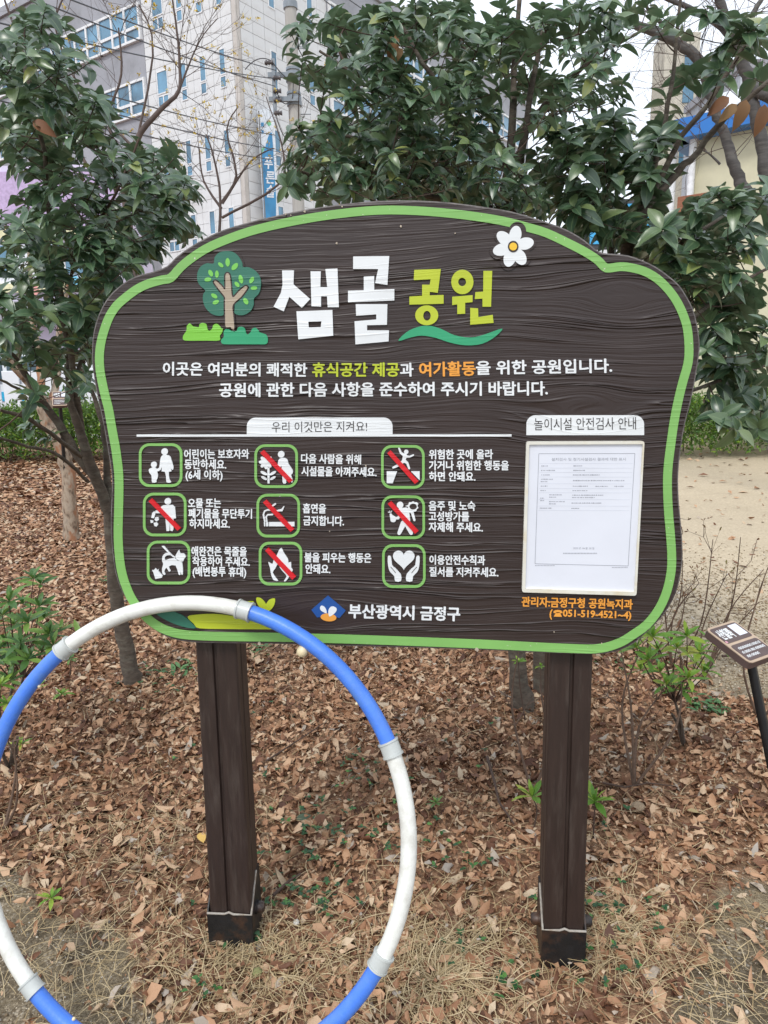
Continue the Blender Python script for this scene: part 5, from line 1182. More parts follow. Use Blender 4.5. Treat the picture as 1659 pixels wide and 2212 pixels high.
twiggy(ground(1520, 1470), [atY(x, y, 3.1) for x, y in ((1600, 1160), (1650, 1230), (1570, 1240), (1640, 1300))], 'tallest bare shrub right of the sign behind the plant label', 32, tipleaf=(AZ[0], M_BUD, .020, 2))
twiggy(ground(1400, 1440), [atY(x, y, 3.2) for x, y in ((1475, 1210), (1440, 1260), (1480, 1280), (1420, 1300))], 'low bare shrub close behind the right edge of the board', 33, tipleaf=(AZ[0], M_BUD, .018, 2))
twiggy(ground(1370, 1700), [atY(x, y, 2.4) for x, y in ((1340, 1400), (1435, 1490), (1390, 1390), (1470, 1420))], 'leaning brown twigs right of the right post', 34, r0=.006)
twiggy(ground(1150, 1720), [atY(x, y, 2.4) for x, y in ((1120, 1410), (1165, 1480))], 'slender stems left of the right post', 35, r0=.006)
twiggy(ground(1640, 1560), [atY(x, y, 2.7) for x, y in ((1650, 1250), (1680, 1330))], 'thin bare stems at the far right edge', 36, r0=.006)
twiggy(ground(10, 1790), [atY(x, y, 2.1) for x, y in ((30, 1600), (-10, 1560))], 'short brown stems at the left edge', 37, r0=.006, fork=1)

# ---------------------------------------------------------------- background trees
M_MOT = bpy.data.materials.new('mottled_bark'); m = M_MOT; m.use_nodes = True; nt = m.node_tree; bs = nt.nodes['Principled BSDF']
v = coords(nt, (1, 1, .45)); n_ = noise(nt, v, 22, 4, .6); nn = noise(nt, v, 9, 3, .6)
c_ = ramp(nt, n_, [(.36, (.12, .085, .06)), (.44, (.27, .20, .14)), (.56, (.40, .32, .24)), (.7, (.28, .23, .18))]); c_ = mixc(nt, ramp(nt, nn, [(.52, (0, 0, 0)), (.6, (1, 1, 1))]), c_, (.30, .14, .07))
nt.links.new(c_, bs.inputs['Base Color']); bs.inputs['Roughness'].default_value = .75; bump(nt, bs, n_, .4, .01)
def tree(name, limbs, label, mat, cat_='tree', group=None, twigs=0, seed=1, tl=.5, blossom=None, tw_mat=None, twr=.006, region=None):
    global rng
    rng = np.random.default_rng(seed); R_ = np.array([*limbs[0][0][:2]]); b = limbs[0][0]
    P0_ = atY(b[0], b[1], b[2]); root = empty(name, (P0_[0], P0_[1], 0), label=label, cat=cat_, group=group); R_ = np.array([P0_[0], P0_[1], 0]); ends = []
    for i, lb in enumerate(limbs):
        Q = cat(np.array([[*atY(x, y, Y), r] for x, y, Y, r in lb]), 4, closed=False)
        if i == 0: Q = np.concatenate([[[Q[0, 0], Q[0, 1], -.1, Q[0, 3] * 1.15]], Q])
        Q[1:-1, :3] += rng.normal(size=(len(Q) - 2, 3)) * Q[1:-1, 3:4] * .12
        mb = MB(); mb.tube([q[:3] - R_ for q in Q], Q[:, 3], 12 if Q[0, 3] > .03 else 7, wob=.05); mb.build('trunk' if i == 0 else 'branch', mat, root)
        ends += [(q, Q[min(k + 1, len(Q) - 1), :3] - Q[max(k - 1, 0), :3]) for k, q in enumerate(Q) if k > len(Q) * (.35 if i == 0 else .15)]
    mb = MB(); bl_ = []
    def rec(p, d, L, r, dep):
        e = p.copy(); pts = [p]
        for _ in range(4): d = d + U3() * .22 + np.array([0, 0, .05]); d /= np.linalg.norm(d); e = e + d * L / 4; pts.append(e)
        mb.tube([q - R_ for q in pts], np.linspace(r, r * .45, 5), 5, caps=False)
        if dep == 0:
            bl_.append(e); bl_.append(pts[2]); return
        for k in range(3): dd = d + U3() * .85; dd /= np.linalg.norm(dd); rec(pts[rng.integers(1, 5)], dd, L * .62, r * .55, dep - 1)
    for _ in range(twigs):
        q, d = ends[rng.integers(0, len(ends))]; dd = d / (np.linalg.norm(d) + 1e-9) * .7 + U3() * .9; dd /= np.linalg.norm(dd); rec(q[:3].copy(), dd, tl * rng.uniform(.6, 1.2), min(q[3] * .5, twr), 2)
    if mb.v: mb.build('twigs', tw_mat or mat, root, kind='stuff')
    if blossom:
        V_, T_ = leaf_base(.3, .1, .3, 3); Ms, Ps = [], []
        for e in bl_:
            if rng.random() < blossom:
                for _ in range(9): Ms.append(frame(U3(), U3()) * .017); Ps.append(e + U3() * .012 - R_)
        link('blossom', scatter_mesh('blossom', (V_, T_), np.array(Ms), np.array(Ps), M_YB), root, kind='stuff')
    return root
M_YB = leaf_mat('yellow_blossom', [(0, (.55, .38, .03)), (1, (.75, .55, .07))], .6)
M_GB = plain('dark_grey_bark', (.085, .078, .075), .85, .35, 9, .8, 40, dirt=(.15, .14, .125), dsc=5, stretch=(1, 1, 5))
M_LB = plain('light_brown_twig', (.10, .072, .062), .85, .25, 20)
tY = float(ground(150, 1170)[1])
tree('crape_myrtle', [[(158, 1176, tY, .072), (150, 1080, tY, .062), (146, 1010, tY, .062), (131, 960, tY, .06), (108, 925, tY, .055), (92, 880, tY, .055)],
                      [(92, 885, tY, .05), (65, 828, tY, .045), (40, 800, tY - .1, .04), (10, 760, tY - .2, .035), (-40, 700, tY - .3, .03)],
                      [(94, 890, tY, .04), (88, 830, tY + .1, .035), (85, 770, tY + .2, .03), (70, 700, tY + .2, .028), (66, 600, tY + .2, .02), (60, 480, tY + .2, .016)],
                      [(100, 900, tY, .035), (122, 820, tY + .3, .03), (128, 720, tY + .4, .026), (150, 600, tY + .4, .02)]],
     'pale mottled bare trunk standing on the leaves left of the evergreen trunk', M_MOT, seed=2)
tree('dogwood', [[(300, 640, 6.0, .035), (270, 420, 6.0, .03), (293, 307, 6.0, .024), (345, 240, 6.0, .018), (386, 197, 6.0, .014), (388, 150, 6.0, .011), (385, 90, 6.0, .009), (373, 0, 6.0, .007), (370, -40, 6.0, .006)],
                 [(386, 197, 6.0, .009), (430, 90, 6.0, .005), (470, 40, 6.0, .003)], [(250, 330, 6.2, .014), (235, 250, 6.2, .011), (262, 160, 6.2, .009), (256, 60, 6.2, .006)], [(290, 320, 6.2, .012), (180, 200, 6.3, .010), (120, 60, 6.4, .008), (150, -30, 6.4, .006)],
                 [(200, 380, 6.3, .014), (60, 120, 6.4, .012), (10, 0, 6.4, .008)], [(270, 420, 6.2, .012), (330, 120, 6.3, .008), (300, 10, 6.3, .006)]],
     'bare dogwood with yellow blossom reaching up behind the left evergreen', M_LB, twigs=38, seed=5, tl=.5, blossom=.20, twr=.0032, group='yellow blossoming dogwoods')
tree('dogwood', [[(470, 560, 7.0, .016), (476, 430, 7.0, .012), (462, 340, 7.0, .009), (445, 290, 7.0, .006)], [(476, 440, 7.0, .011), (510, 380, 7.0, .011), (490, 280, 7.0, .007), (515, 230, 7.0, .005)], [(478, 450, 7.0, .014), (440, 390, 7.1, .009), (430, 320, 7.1, .006)], [(480, 440, 7.0, .012), (540, 350, 7.0, .008), (590, 320, 7.0, .005)],
                 [(480, 470, 7.0, .013), (600, 400, 6.8, .010), (612, 330, 6.8, .007), (575, 210, 6.8, .004)]],
     'small bare dogwood with yellow blossom in front of the pale building corner', M_LB, twigs=30, seed=6, tl=.5, blossom=.24, twr=.0030, group='yellow blossoming dogwoods')
big = tree('bare_tree', [[(1790, 1010, 7.0, .10), (1740, 640, 7.0, .085), (1700, 480, 7.0, .08), (1659, 452, 7.0, .075), (1622, 428, 7.0, .062), (1598, 391, 7.0, .052), (1583, 348, 7.0, .047), (1572, 306, 7.0, .044), (1557, 270, 7.0, .042), (1541, 235, 7.0, .041), (1532, 196, 7.0, .042), (1520, 155, 7.0, .044), (1500, 118, 7.0, .044), (1454, 88, 7.0, .042), (1399, 62, 7.0, .038), (1344, 46, 7.1, .032), (1280, 36, 7.2, .022), (1200, 20, 7.3, .012)],
            [(1740, 640, 6.9, .08), (1690, 470, 6.9, .07), (1659, 380, 6.9, .06), (1648, 315, 6.9, .055), (1632, 250, 6.9, .052), (1622, 190, 6.9, .052), (1605, 135, 6.9, .05), (1590, 90, 6.9, .045), (1564, 30, 6.9, .04), (1545, -30, 6.9, .035)],
            [(1720, 225, 6.8, .06), (1659, 208, 6.8, .055), (1622, 192, 6.9, .05)], [(1598, 110, 6.9, .035), (1560, 60, 7.0, .03), (1510, 28, 7.0, .026), (1460, 5, 7.0, .02), (1400, -20, 7.0, .015)],
            [(1520, 150, 7.0, .03), (1475, 100, 7.1, .024), (1440, 60, 7.1, .020), (1400, 20, 7.1, .014), (1380, -20, 7.1, .01)], [(1590, 90, 6.9, .03), (1620, 40, 7.0, .025), (1650, -10, 7.0, .02)], [(1555, 355, 7.0, .012), (1530, 330, 7.0, .008), (1500, 318, 7.0, .005)]],
     'big bare tree with dark curving limbs at the top right', M_GB, twigs=60, seed=9, tl=.7, tw_mat=M_LB, twr=.004)

# ---------------------------------------------------------------- plant labels
M_LPB = plain('label_brown', (.10, .065, .06), .5, .1, 20); M_LPT = plain('label_tan_wood', (.48, .36, .26), .6, .12, 20, .2, 60); M_BLK = plain('black_stake', (.012, .012, .013), .45, .2, 20)
def plant_label(P0_, beta, tilt, w_, h_, foot, label, text=True, th=.028):
    B = np.array([math.cos(beta), math.sin(beta), 0]); U_ = np.array([-math.sin(beta) * math.cos(tilt), math.cos(beta) * math.cos(tilt), math.sin(tilt)]); Nn = np.cross(B, U_)
    root = empty('plant_label', (foot[0], foot[1], 0), label=label, cat='plant label', group='brown plant labels on stakes'); O = np.array([foot[0], foot[1], 0])
    def W(u, v_, n_): return P0_ + B * (u * w_) - U_ * (v_ * h_) + Nn * n_ - O
    def pl(mb, poly, a, b_):
        A_ = [W(u, v_, a) for u, v_ in poly]; C_ = [W(u, v_, b_) for u, v_ in poly]; k = len(A_)
        mb.add(A_ + C_, [tuple(range(k)), tuple(range(2 * k - 1, k - 1, -1))] + [(i, (i + 1) % k, k + (i + 1) % k, k + i) for i in range(k)])
    def rr(u0, v0, u1, v1, r):
        return [(min(max(x, u0), u1), min(max(y, v0), v1)) for x, y in [(u0, v1 - r), (u0, v0 + r), (u0 + r * .3, v0 + r * .3), (u0 + r, v0), (u1 - r, v0), (u1 - r * .3, v0 + r * .3), (u1, v0 + r), (u1, v1 - r), (u1 - r * .3, v1 - r * .3), (u1 - r, v1), (u0 + r, v1), (u0 + r * .3, v1 - r * .3)]]
    mb = MB(); pl(mb, rr(0, 0, 1, 1, .09), -.003, 0); p = mb.build('label_face', M_LPT, root); fix(p)
    mb = MB(); pl(mb, rr(0, 0, 1, 1, .09), -th, -.0032); o = mb.build('label_block', M_LPB, root); fix(o)
    for v0, v1 in ((.05, .47), (.53, .95)):
        mb = MB(); pl(mb, rr(.05, v0, .95, v1, .05), .0002, .0012); o = mb.build('label_panel', M_LPB, p); fix(o)
    if text:
        V_, Fs = glyphs('산철쭉', .03); x0, x1 = V_[:, 0].min(), V_[:, 0].max()
        mb = MB(); mb.add([W(.10 + .42 * (x - x0) / (x1 - x0), .38 - .26 * (y + .1) / .95, .002 if z_ > 0 else .0008) for x, y, z_ in V_], Fs); mb.build('label_text', M_WHITE, p)
        mb = MB()
        for r_, (u0, u1) in enumerate(((.16, .86), (.13, .88), (.13, .48))):
            u = u0
            while u < u1:
                vv = .62 + r_ * .105
                for du, dv, wu, wv in ((0, 0, .035, .012), (0, .03, .035, .012), (0, 0, .01, .05), (.042, -.01, .009, .065)):
                    a_, b_ = u + du, vv + dv; pl(mb, [(a_, b_), (a_ + wu, b_), (a_ + wu, b_ + wv), (a_, b_ + wv)], .0012, .002)
                u += .064 if rnd.random() > .2 else .085
        mb.build('label_small_text', M_WHITE, p)
        mb = MB(); pl(mb, [(.62, .09), (.90, .09), (.90, .38), (.62, .38)], .0012, .002); o = mb.build('label_white_square', M_SHEET, p); fix(o)
        mb = MB(); pl(mb, [(.08 + .03 * math.cos(a), .43 + .03 * math.sin(a)) for a in np.linspace(0, 6.28, 12)[:-1]], .0012, .002); mb.build('label_pink_dot', plain('pink_print', (.6, .3, .36), .5), p)
    c_ = W(.5, .75, -th)
    mb = MB(); q = np.array([0, 0, -.05]); d = (q - c_); s_ = .0165
    mb.tube([c_, q], s_, 4); mb.build('stake', M_BLK, root)
    mb = MB(); pl(mb, [(.25, .5), (.75, .5), (.75, .98), (.25, .98)], -th - .006, -th - .0005); mb.build('stake_plate', M_BLK, root)
plant_label(atY(1523.5, 1358.7, 2.25), .5258, .3538, .154, .178, ground(1705, 1800), 'brown and tan plant label on a leaning black stake at the right edge')
f2 = atY(142, 1100, tY + .12); plant_label(atY(112, 846, tY - .12), .35, .75, .12, .17, f2, 'small brown plant label beside the mottled trunk at left')

# ---------------------------------------------------------------- hedges
M_HED = leaf_mat('hedge_leaf', [(0, (.05, .13, .02)), (.5, (.11, .25, .03)), (.85, (.24, .38, .04)), (1, (.36, .46, .06))], .5, trans=.25, back=(.12, .2, .05))
def hedge(x0, x1, y0, y1, h_, n_, label, seed, mat=M_HED):
    rg = np.random.default_rng(seed); root = empty('hedge', ((x0 + x1) / 2, (y0 + y1) / 2, 0), label=label, cat='hedge'); R_ = np.array(root.location)
    X = rg.uniform(x0, x1, n_); top = h_ * (.82 + .18 * np.sin(X * 2.1 + seed) * np.sin(X * 5.3)) + rg.normal(size=n_) * .05
    Yy = y0 + (y1 - y0) * rg.uniform(0, 1, n_) ** 1.7; Z = top * np.sqrt(rg.uniform(.01, 1, n_)); Yy += (Z / h_) * .12
    P = np.stack([X, Yy, Z], 1) - R_; d = rg.normal(size=(n_, 3)); d[:, 2] += .8; d[:, 1] -= .3; d /= np.linalg.norm(d, axis=1)[:, None]
    u = rg.normal(size=(n_, 3)); y_ = np.cross(u, d); y_ /= np.linalg.norm(y_, axis=1)[:, None]; z_ = np.cross(d, y_)
    M_ = np.stack([d, y_, z_], 2) * rg.uniform(.06, .10, n_)[:, None, None]
    link('foliage', scatter_mesh('foliage', leaf_base(.16, .1, .2, 3), M_, P, mat), root, kind='stuff')
    mb = MB()
    for k in range(int((x1 - x0) * 6)):
        xx = rg.uniform(x0, x1); yy = rg.uniform(y0 + .15, y1); mb.tube([(xx - R_[0], yy - R_[1], 0), (xx + rg.normal() * .1 - R_[0], yy - R_[1], h_ * .5), (xx + rg.normal() * .2 - R_[0], yy - R_[1], h_ * .8)], [.012, .008, .004], 5)
    mb.build('stems', M_TWIG, root, kind='stuff')
hedge(-8.4, -2.0, 11.8, 13.4, 1.15, 30000, 'low bright green hedge at the far edge of the leafy ground, left', 1)
hedge(3.2, 10.5, 10.9, 12.4, 1.1, 30000, 'low green hedge beyond the pale sand at right', 2)

# ---------------------------------------------------------------- leaf litter, straw, weeds, gravel
rng = np.random.default_rng(21)
M_LIT = leaf_mat('fallen_leaf', [(0, (.09, .038, .022)), (.15, (.19, .085, .045)), (.38, (.36, .185, .098)), (.62, (.50, .29, .165)), (.83, (.60, .40, .25)), (.94, (.60, .46, .31)), (1, (.40, .35, .30))], .62, spec=.35, sc=20)
LB = [leaf_base(.16, .16, .25, 4, .9, curl=.06), leaf_base(.19, -.25, -.2, 4, .85, curl=-.05, twist=.5), leaf_base(.12, .3, .4, 4, .95, twist=-.6), leaf_base(.23, .14, .1, 4, .8, curl=.08), leaf_base(.09, .2, .2, 3, .9)]
def torn(b_, seed):
    rg = np.random.default_rng(seed); V_, T_ = b_[0].copy(), b_[1]
    V_[:, 1] *= rg.uniform(.45, 1.35, len(V_)); V_[:, 2] += rg.normal(size=len(V_)) * .05; V_[:, 0] += rg.normal(size=len(V_)) * .05; V_[-1, 0] -= rg.uniform(.05, .3); V_[-1, 1] += rg.normal() * .12
    return V_, T_
LB = [torn(b_, 50 + i) for i, b_ in enumerate(LB + LB[:4])] + LB[:2]
LM = [leaf_base(.20, .2, .15, 3), leaf_base(.22, -.2, -.1, 3, twist=.3)]
LF = [leaf_base(.24, .2, .12, 2)]
def litter_pts(n_, x0, x1, y0, y1, thr=1.0):
    X = rng.uniform(x0, x1, n_); Y = rng.uniform(y0, y1, n_); s_ = sand(X, Y); lim = np.where(Y > 2.2, np.where(Y > 4, .012, .04), .14)
    keep = (rng.random(n_) > s_ * (1 - lim) * thr) & (np.abs(X) < .62 * Y + .55); return X[keep], Y[keep]
def basis(n_, tilt, size):
    a = rng.uniform(0, 2 * np.pi, n_); e = rng.normal(size=n_) * tilt; r_ = rng.normal(size=n_) * tilt * 1.1
    d = np.stack([np.cos(a) * np.cos(e), np.sin(a) * np.cos(e), np.sin(e)], 1); y_ = np.stack([-np.sin(a), np.cos(a), np.zeros(n_)], 1); z_ = np.cross(d, y_)
    y2 = y_ * np.cos(r_)[:, None] + z_ * np.sin(r_)[:, None]; z2 = np.cross(d, y2)
    M_ = np.stack([d, y2, z2], 2) * size[:, None, None]; M_[:, :, 1] *= rng.uniform(.8, 1.3, n_)[:, None]; return M_
lit_i = []
def litter(name, n_, box, bases, size, tilt, thick, individuals=0, label=None):
    X, Y = litter_pts(n_, *box); k = len(X); sz = rng.uniform(*size, k) * np.where(rng.random(k) < .15, 1.25, 1)
    Z = hz(X, Y) + rng.uniform(.0, 1, k) * thick + .002; M_ = basis(k, tilt, sz); P = np.stack([X, Y, Z], 1) - M_[:, :, 0] * .5
    kd = rng.integers(0, len(bases), k); mask = np.ones(k, bool)
    if individuals:
        uv, dep = project(P + M_[:, :, 0] * .5); inside = (uv[:, 0] > 5) & (uv[:, 0] < 1650) & (uv[:, 1] > 1400) & (uv[:, 1] < 2205)
        top = Z - hz(X, Y) > thick * .72
        sc = sz / dep * inside * top; o_ = np.argsort(-sc)[:individuals]; mask[o_] = False
        mes = [tri_mesh('fallen_leaf', V_, T_, M_LIT) for V_, T_ in bases]
        for i in o_:
            o = link('fallen_leaf', mes[kd[i]], label='curled dry brown leaf lying on top of the litter near the sign posts', cat='fallen leaf', group='loose fallen leaves in the foreground'); m_ = Matrix.Identity(4)
            for a in range(3):
                for b_ in range(3): m_[a][b_] = M_[i, a, b_]
                m_[a][3] = P[i, a]
            o.matrix_basis = m_
    VV, TT, off = [], [], 0
    for q, (V_, T_) in enumerate(bases):
        sel = np.where(mask & (kd == q))[0]; W_ = np.einsum('nij,vj->nvi', M_[sel], V_) + P[sel][:, None, :]
        VV.append(W_.reshape(-1, 3)); TT.append((T_[None] + (np.arange(len(sel)) * len(V_))[:, None, None]).reshape(-1, 3) + off); off += len(sel) * len(V_)
    link(name, tri_mesh(name, np.concatenate(VV), np.concatenate(TT), M_LIT), kind='stuff', label=label, cat='leaf litter')
litter('leaf_litter', 50000, (-3.3, 3.3, 1.0, 4.4), LB, (.020, .066), .36, .022, 290, 'dense brown leaf litter around the sign posts')
litter('leaf_litter', 26000, (-2.4, 2.4, 1.0, 3.4), [torn(leaf_base(.20, .2, .15, 3), 5), torn(leaf_base(.22, -.2, -.1, 3), 6), torn(leaf_base(.35, .2, .1, 3), 9)], (.007, .022), .5, .026, 0, 'small broken leaf fragments among the near litter')
litter('leaf_litter', 70000, (-6.2, 5.2, 4.4, 8.0), LM, (.035, .068), .30, .025, 0, 'brown leaf litter in the middle distance behind the sign')
litter('leaf_litter', 60000, (-9.5, 8.0, 8.0, 13.6), LF, (.07, .12), .25, .03, 0, 'far leaf litter up to the hedge')
for x, y, s_, c_, lb in [(432, 1850 - 45, .052, (.60, .38, .10), 'flat yellow fallen leaf inside the hoop'), (560, 2010, .075, (.22, .19, .17), 'grey brown leaf leaning against the left post shoe'), (1510, 1748, .045, (.35, .27, .13), 'small yellow green leaf on the litter at right'), (1258, 1375 + 460, .05, (.5, .42, .33), 'pale beige leaf near the right post'), (640, 1772, .055, (.06, .09, .05), 'dark green fallen leaf inside the hoop right of the post'), (556, 1580 - 35, .05, (.45, .22, .10), 'rust brown leaf near the left post')]:
    p = ground(x, y, .025); M_ = basis(1, .15, np.array([s_]))[0]; V_, T_ = leaf_base(.26, .1, .08, 6, .8)
    o = link('fallen_leaf', tri_mesh('fallen_leaf', V_ @ M_.T, T_, plain('single_leaf', c_, .6, .15, 20)), label=lb, cat='fallen leaf'); o.location = (p[0], p[1], float(hz(p[0], p[1])) + .024)

M_STR = leaf_mat('dry_straw', [(0, (.36, .26, .13)), (.5, (.50, .38, .21)), (1, (.62, .50, .31))], .6, spec=.3)
def strands(name, P, A_, L, wd, arch, label, mat=M_STR, bend=.65, up=.25):
    VV, TT = [], []; o_ = 0; ns = 6
    for p, a, l, ar in zip(P, A_, L, arch):
        d = np.array([math.cos(a), math.sin(a), 0]); q = np.array(p, float); k = rng.normal() * bend; el = up * rng.uniform(.2, 1.6)
        sd = None
        for i in range(ns + 1):
            t = i / ns; sd = np.array([-d[1], d[0], 0]); w2 = wd * (1 - .7 * t)
            VV += [q - sd * w2, q + sd * w2 + np.array([0, 0, w2 * .5])]
            ang = k / ns; d = np.array([d[0] * math.cos(ang) - d[1] * math.sin(ang), d[0] * math.sin(ang) + d[1] * math.cos(ang), 0])
            q = q + d * l / ns * math.cos(el * (1 - 1.6 * t)); q[2] += l / ns * math.sin(el * (1 - 2.0 * t)) 
            q[2] = max(q[2], float(hz(q[0], q[1])) + .004 + ar)
        for i in range(ns): b_ = o_ + 2 * i; TT += [(b_, b_ + 1, b_ + 3), (b_, b_ + 3, b_ + 2)]
        o_ += 2 * (ns + 1)
    link(name, tri_mesh(name, VV, TT, mat), kind='stuff', label=label, cat='dry grass')
P, A_, L, AR = [], [], [], []
def addst(n_, fx, dens=1):
    for _ in range(n_):
        x, y = fx(); P.append((x, y, float(hz(x, y)) + .012)); A_.append(rng.uniform(0, 6.28)); L.append(rng.uniform(.05, .17)); AR.append(rng.uniform(.002, .024))
addst(1000, lambda: (rng.uniform(-1.3, 1.6), rng.uniform(1.35, 2.3)))
addst(600, lambda: (rng.normal(-.35, .35), rng.normal(1.62, .12)))
addst(450, lambda: (rng.normal(.75, .3), rng.normal(1.62, .15)))
addst(900, lambda: (rng.uniform(-2.4, 2.2), rng.uniform(2.2, 4.5)))
addst(350, lambda: (rng.normal(-.9, .3), rng.normal(2.1, .2)))
strands('dry_grass', P, A_, L, .0011, AR, 'scattered pale dry grass blades lying over the leaves')
# dense tufts
P, A_, L, AR = [], [], [], []
for cx_, cy_, n_, sp, ln in [(*ground(945, 2110)[:2], 460, .24, .13), (*ground(590, 2090)[:2], 200, .2, .10), (*ground(1010, 2050)[:2], 160, .2, .10), (*ground(1300, 2010)[:2], 240, .25, .11), (*ground(510, 2040)[:2], 90, .06, .10)]:
    for _ in range(n_):
        a = rng.uniform(0, 6.28); r_ = abs(rng.normal()) * sp * .5; x, y = cx_ + math.cos(a) * r_, cy_ + math.sin(a) * r_
        P.append((x, y, float(hz(x, y)) + .01)); A_.append(a + rng.normal() * 1.0); L.append(ln * rng.uniform(.5, 1.15)); AR.append(rng.uniform(0, .02))
strands('dry_grass_tuft', P, A_, L, .0013, AR, 'dense matted tufts of straw coloured grass in front of the posts', bend=1.3, up=.42)
# green weeds
M_WEED = leaf_mat('weed_leaf', [(0, (.018, .065, .025)), (.6, (.035, .11, .035)), (.9, (.07, .19, .04)), (1, (.14, .32, .06))], .45, trans=.15)
WB = leaf_base(.30, .1, .15, 3, .75)
Ms, Ps = [], []
def weeds(cx_, cy_, n_, sx, sy, s_=.018):
    for _ in range(n_):
        x, y = cx_ + rng.normal() * sx, cy_ + rng.normal() * sy; h_ = float(hz(x, y)) + rng.uniform(.018, .036)
        for k in range(rng.integers(3, 6)):
            a = rng.uniform(0, 6.28); d = np.array([math.cos(a), math.sin(a), rng.uniform(.0, .6)]); Ms.append(frame(d, np.array([0, 0, 1.0]), rng.uniform(-.3, .3)) * s_ * rng.uniform(.6, 1.15)); Ps.append((x, y, h_))
for x, y, n_, sx, sy in [(780, 1690, 26, .13, .10), (700, 1780, 22, .12, .07), (650, 1850, 14, .1, .06), (860, 1830, 14, .12, .06), (620, 1960, 16, .09, .04), (720, 1960, 14, .09, .04), (540, 2040, 9, .05, .03), (1000, 1860, 8, .08, .05), (1280, 1960, 10, .08, .05), (1370, 1960, 10, .08, .04), (1330, 2100, 8, .06, .03), (1120, 2130, 8, .05, .03), (980, 2050, 6, .05, .03), (300, 1470, 14, .10, .12), (340, 1500, 10, .08, .08), (560, 1560, 5, .1, .1), (480, 1640, 6, .15, .08), (980, 1600, 8, .2, .15), (1220, 1760, 6, .1, .08), (450, 2150, 5, .05, .02)]:
    q_ = ground(x, y); weeds(q_[0], q_[1], n_, sx, sy)
link('small_weeds', scatter_mesh('small_weeds', WB, np.array(Ms), np.array(Ps), M_WEED), kind='stuff', label='tiny dark green weeds poking through the litter', cat='weeds')
# mid-distance green clumps
Ms, Ps = [], []
for x, y, n_, sp, s_ in [(1530, 1530, 50, .07, .05), (340, 1125, 30, .10, .06), (330, 1105, 20, .14, .06), (230, 1260, 18, .10, .05), (410, 1445, 24, .08, .05), (380, 1460, 20, .08, .06), (560, 1415, 14, .06, .04), (1400, 1420, 30, .12, .05), (1330, 1440, 18, .08, .04), (560, 1405, 10, .05, .05)]:
    q_ = ground(x, y)
    for _ in range(n_):
        a = rng.uniform(0, 6.28); d = np.array([math.cos(a), math.sin(a), rng.uniform(.1, .9)]); Ms.append(frame(d, np.array([0, 0, 1.0])) * s_ * rng.uniform(.6, 1.2)); Ps.append((q_[0] + rng.normal() * sp * .5, q_[1] + rng.normal() * sp * .5, .015))
link('green_ground_plants', scatter_mesh('green_ground_plants', leaf_base(.17, .1, .3, 4), np.array(Ms), np.array(Ps), leaf_mat('ground_plant', [(0, (.06, .17, .06)), (1, (.14, .30, .10))], .5, trans=.2)), kind='stuff', label='low green rosettes on the litter behind the sign', cat='weeds')
# gravel
ico = np.array([(0, 0, .7), (.9, 0, .1), (.28, .85, .15), (-.75, .5, .05), (-.7, -.55, .12), (.3, -.85, .1), (0, 0, -.4)]); icT = np.array([(0, 1, 2), (0, 2, 3), (0, 3, 4), (0, 4, 5), (0, 5, 1), (6, 2, 1), (6, 3, 2), (6, 4, 3), (6, 5, 4), (6, 1, 5)])
def gravel(n_, box, smin, smax, label):
    X = rng.uniform(box[0], box[1], n_); Y = rng.uniform(box[2], box[3], n_); k = (rng.random(n_) < 1 - sstep(3.6, 6.0, Y)) & (rng.random(n_) < sand(X, Y) * .97 + .03) & (np.abs(X) < .62 * Y + .4); X, Y = X[k], Y[k]; n2 = len(X)
    s_ = rng.uniform(smin, smax, n2) * np.where(rng.random(n2) < .04, 2, 1); M_ = basis(n2, .3, s_); link('gravel', scatter_mesh('gravel', (ico, icT), M_, np.stack([X, Y, hz(X, Y) + s_ * .2], 1), M_GRV, smooth=True), kind='stuff', label=label, cat='gravel')
M_GRV = leaf_mat('gravel_grain', [(0, (.17, .12, .07)), (.3, (.32, .24, .15)), (.65, (.50, .41, .28)), (.9, (.62, .54, .41)), (1, (.70, .66, .60))], .8, spec=.3, sc=60)
gravel(26000, (-1.6, 1.8, 1.0, 2.0), .0012, .0032, 'fine sand grains and grit on the bare foreground')
gravel(42000, (1.0, 4.2, 2.3, 6.0), .004, .009, 'pebbly gravel surface right of the sign')
for x, y, s_ in [(1238, 1795, .016), (400, 1380 * 1.62, .012)]:
    pass
st = ground(1246, 1856); 
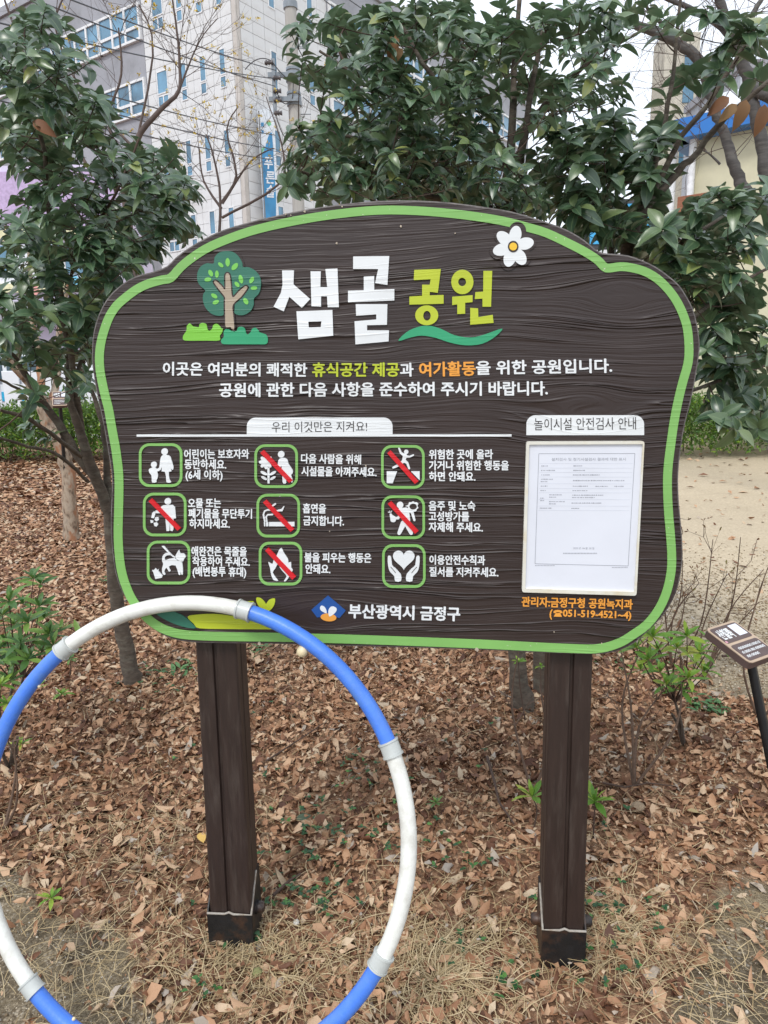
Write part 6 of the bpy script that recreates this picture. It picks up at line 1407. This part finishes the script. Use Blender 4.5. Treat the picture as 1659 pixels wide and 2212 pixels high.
def stone(x, y, s_, c_, lb):
    p = ground(x, y, .02); bm = bmesh.new(); bmesh.ops.create_icosphere(bm, subdivisions=3, radius=s_)
    for v_ in bm.verts:
        n3 = v_.co.normalized(); v_.co *= 1 + .18 * math.sin(n3.x * 7 + n3.y * 5) * math.sin(n3.z * 6 + 1) + .05 * math.sin(n3.y * 19 + n3.z * 13); v_.co.z *= .75
    me_ = bpy.data.meshes.new('stone'); bm.to_mesh(me_); bm.free(); me_.materials.append(plain('stone_' + 'grey', c_, .85, .3, 50, .5, 90))
    for pl_ in me_.polygons: pl_.use_smooth = True
    o = link('stone', me_, label=lb, cat='stone'); o.location = (p[0], p[1], float(hz(p[0], p[1])) + s_ * .5 + .012)
stone(1378, 1736, .022, (.27, .20, .13), 'rough brown stone on the litter right of the right post')
stone(1440, 2025 - 80, .008, (.5, .42, .28), 'small pale yellow pebble in the straw at lower right')
stone(640, 1990, .009, (.5, .47, .42), 'whitish pebble near the joint of the hoop')
stone(555, 2138 - 40, .014, (.20, .20, .08), 'mossy pebble on the sand in front of the left post')
# fallen sticks
def stick(pts, r_, lb):
    P_ = [ground(x, y, .035) for x, y in pts]; mb = MB(); b_ = P_[0].copy(); mb.tube([p - b_ + np.array([0, 0, float(hz(p[0], p[1]))]) for p in P_], np.linspace(r_, r_ * .5, len(P_)), 7, wob=.15)
    o = mb.build('fallen_stick', M_TWIG, label=lb, cat='stick'); o.location = b_
stick([(1302, 1607 + 75), (1350, 1692), (1400, 1683), (1460, 1690)], .004, 'grey twig lying right of the right post')
stick([(1052, 1628), (1068, 1680), (1078, 1725), (1110, 1770)], .006, 'dark fallen stick left of the right post')
stick([(1180, 1698), (1240, 1705), (1290, 1720)], .006, 'dark stick passing behind the right post')
stick([(575, 1640), (640, 1600), (700, 1560)], .004, 'thin pale stick across the litter inside the hoop')
stick([(590, 1935), (625, 1905), (650, 1890)], .005, 'short dark twig beside the left post shoe')
stick([(1560, 1388 + 30), (1600, 1415), (1659, 1430)], .008, 'black stick lying beyond the plant label')
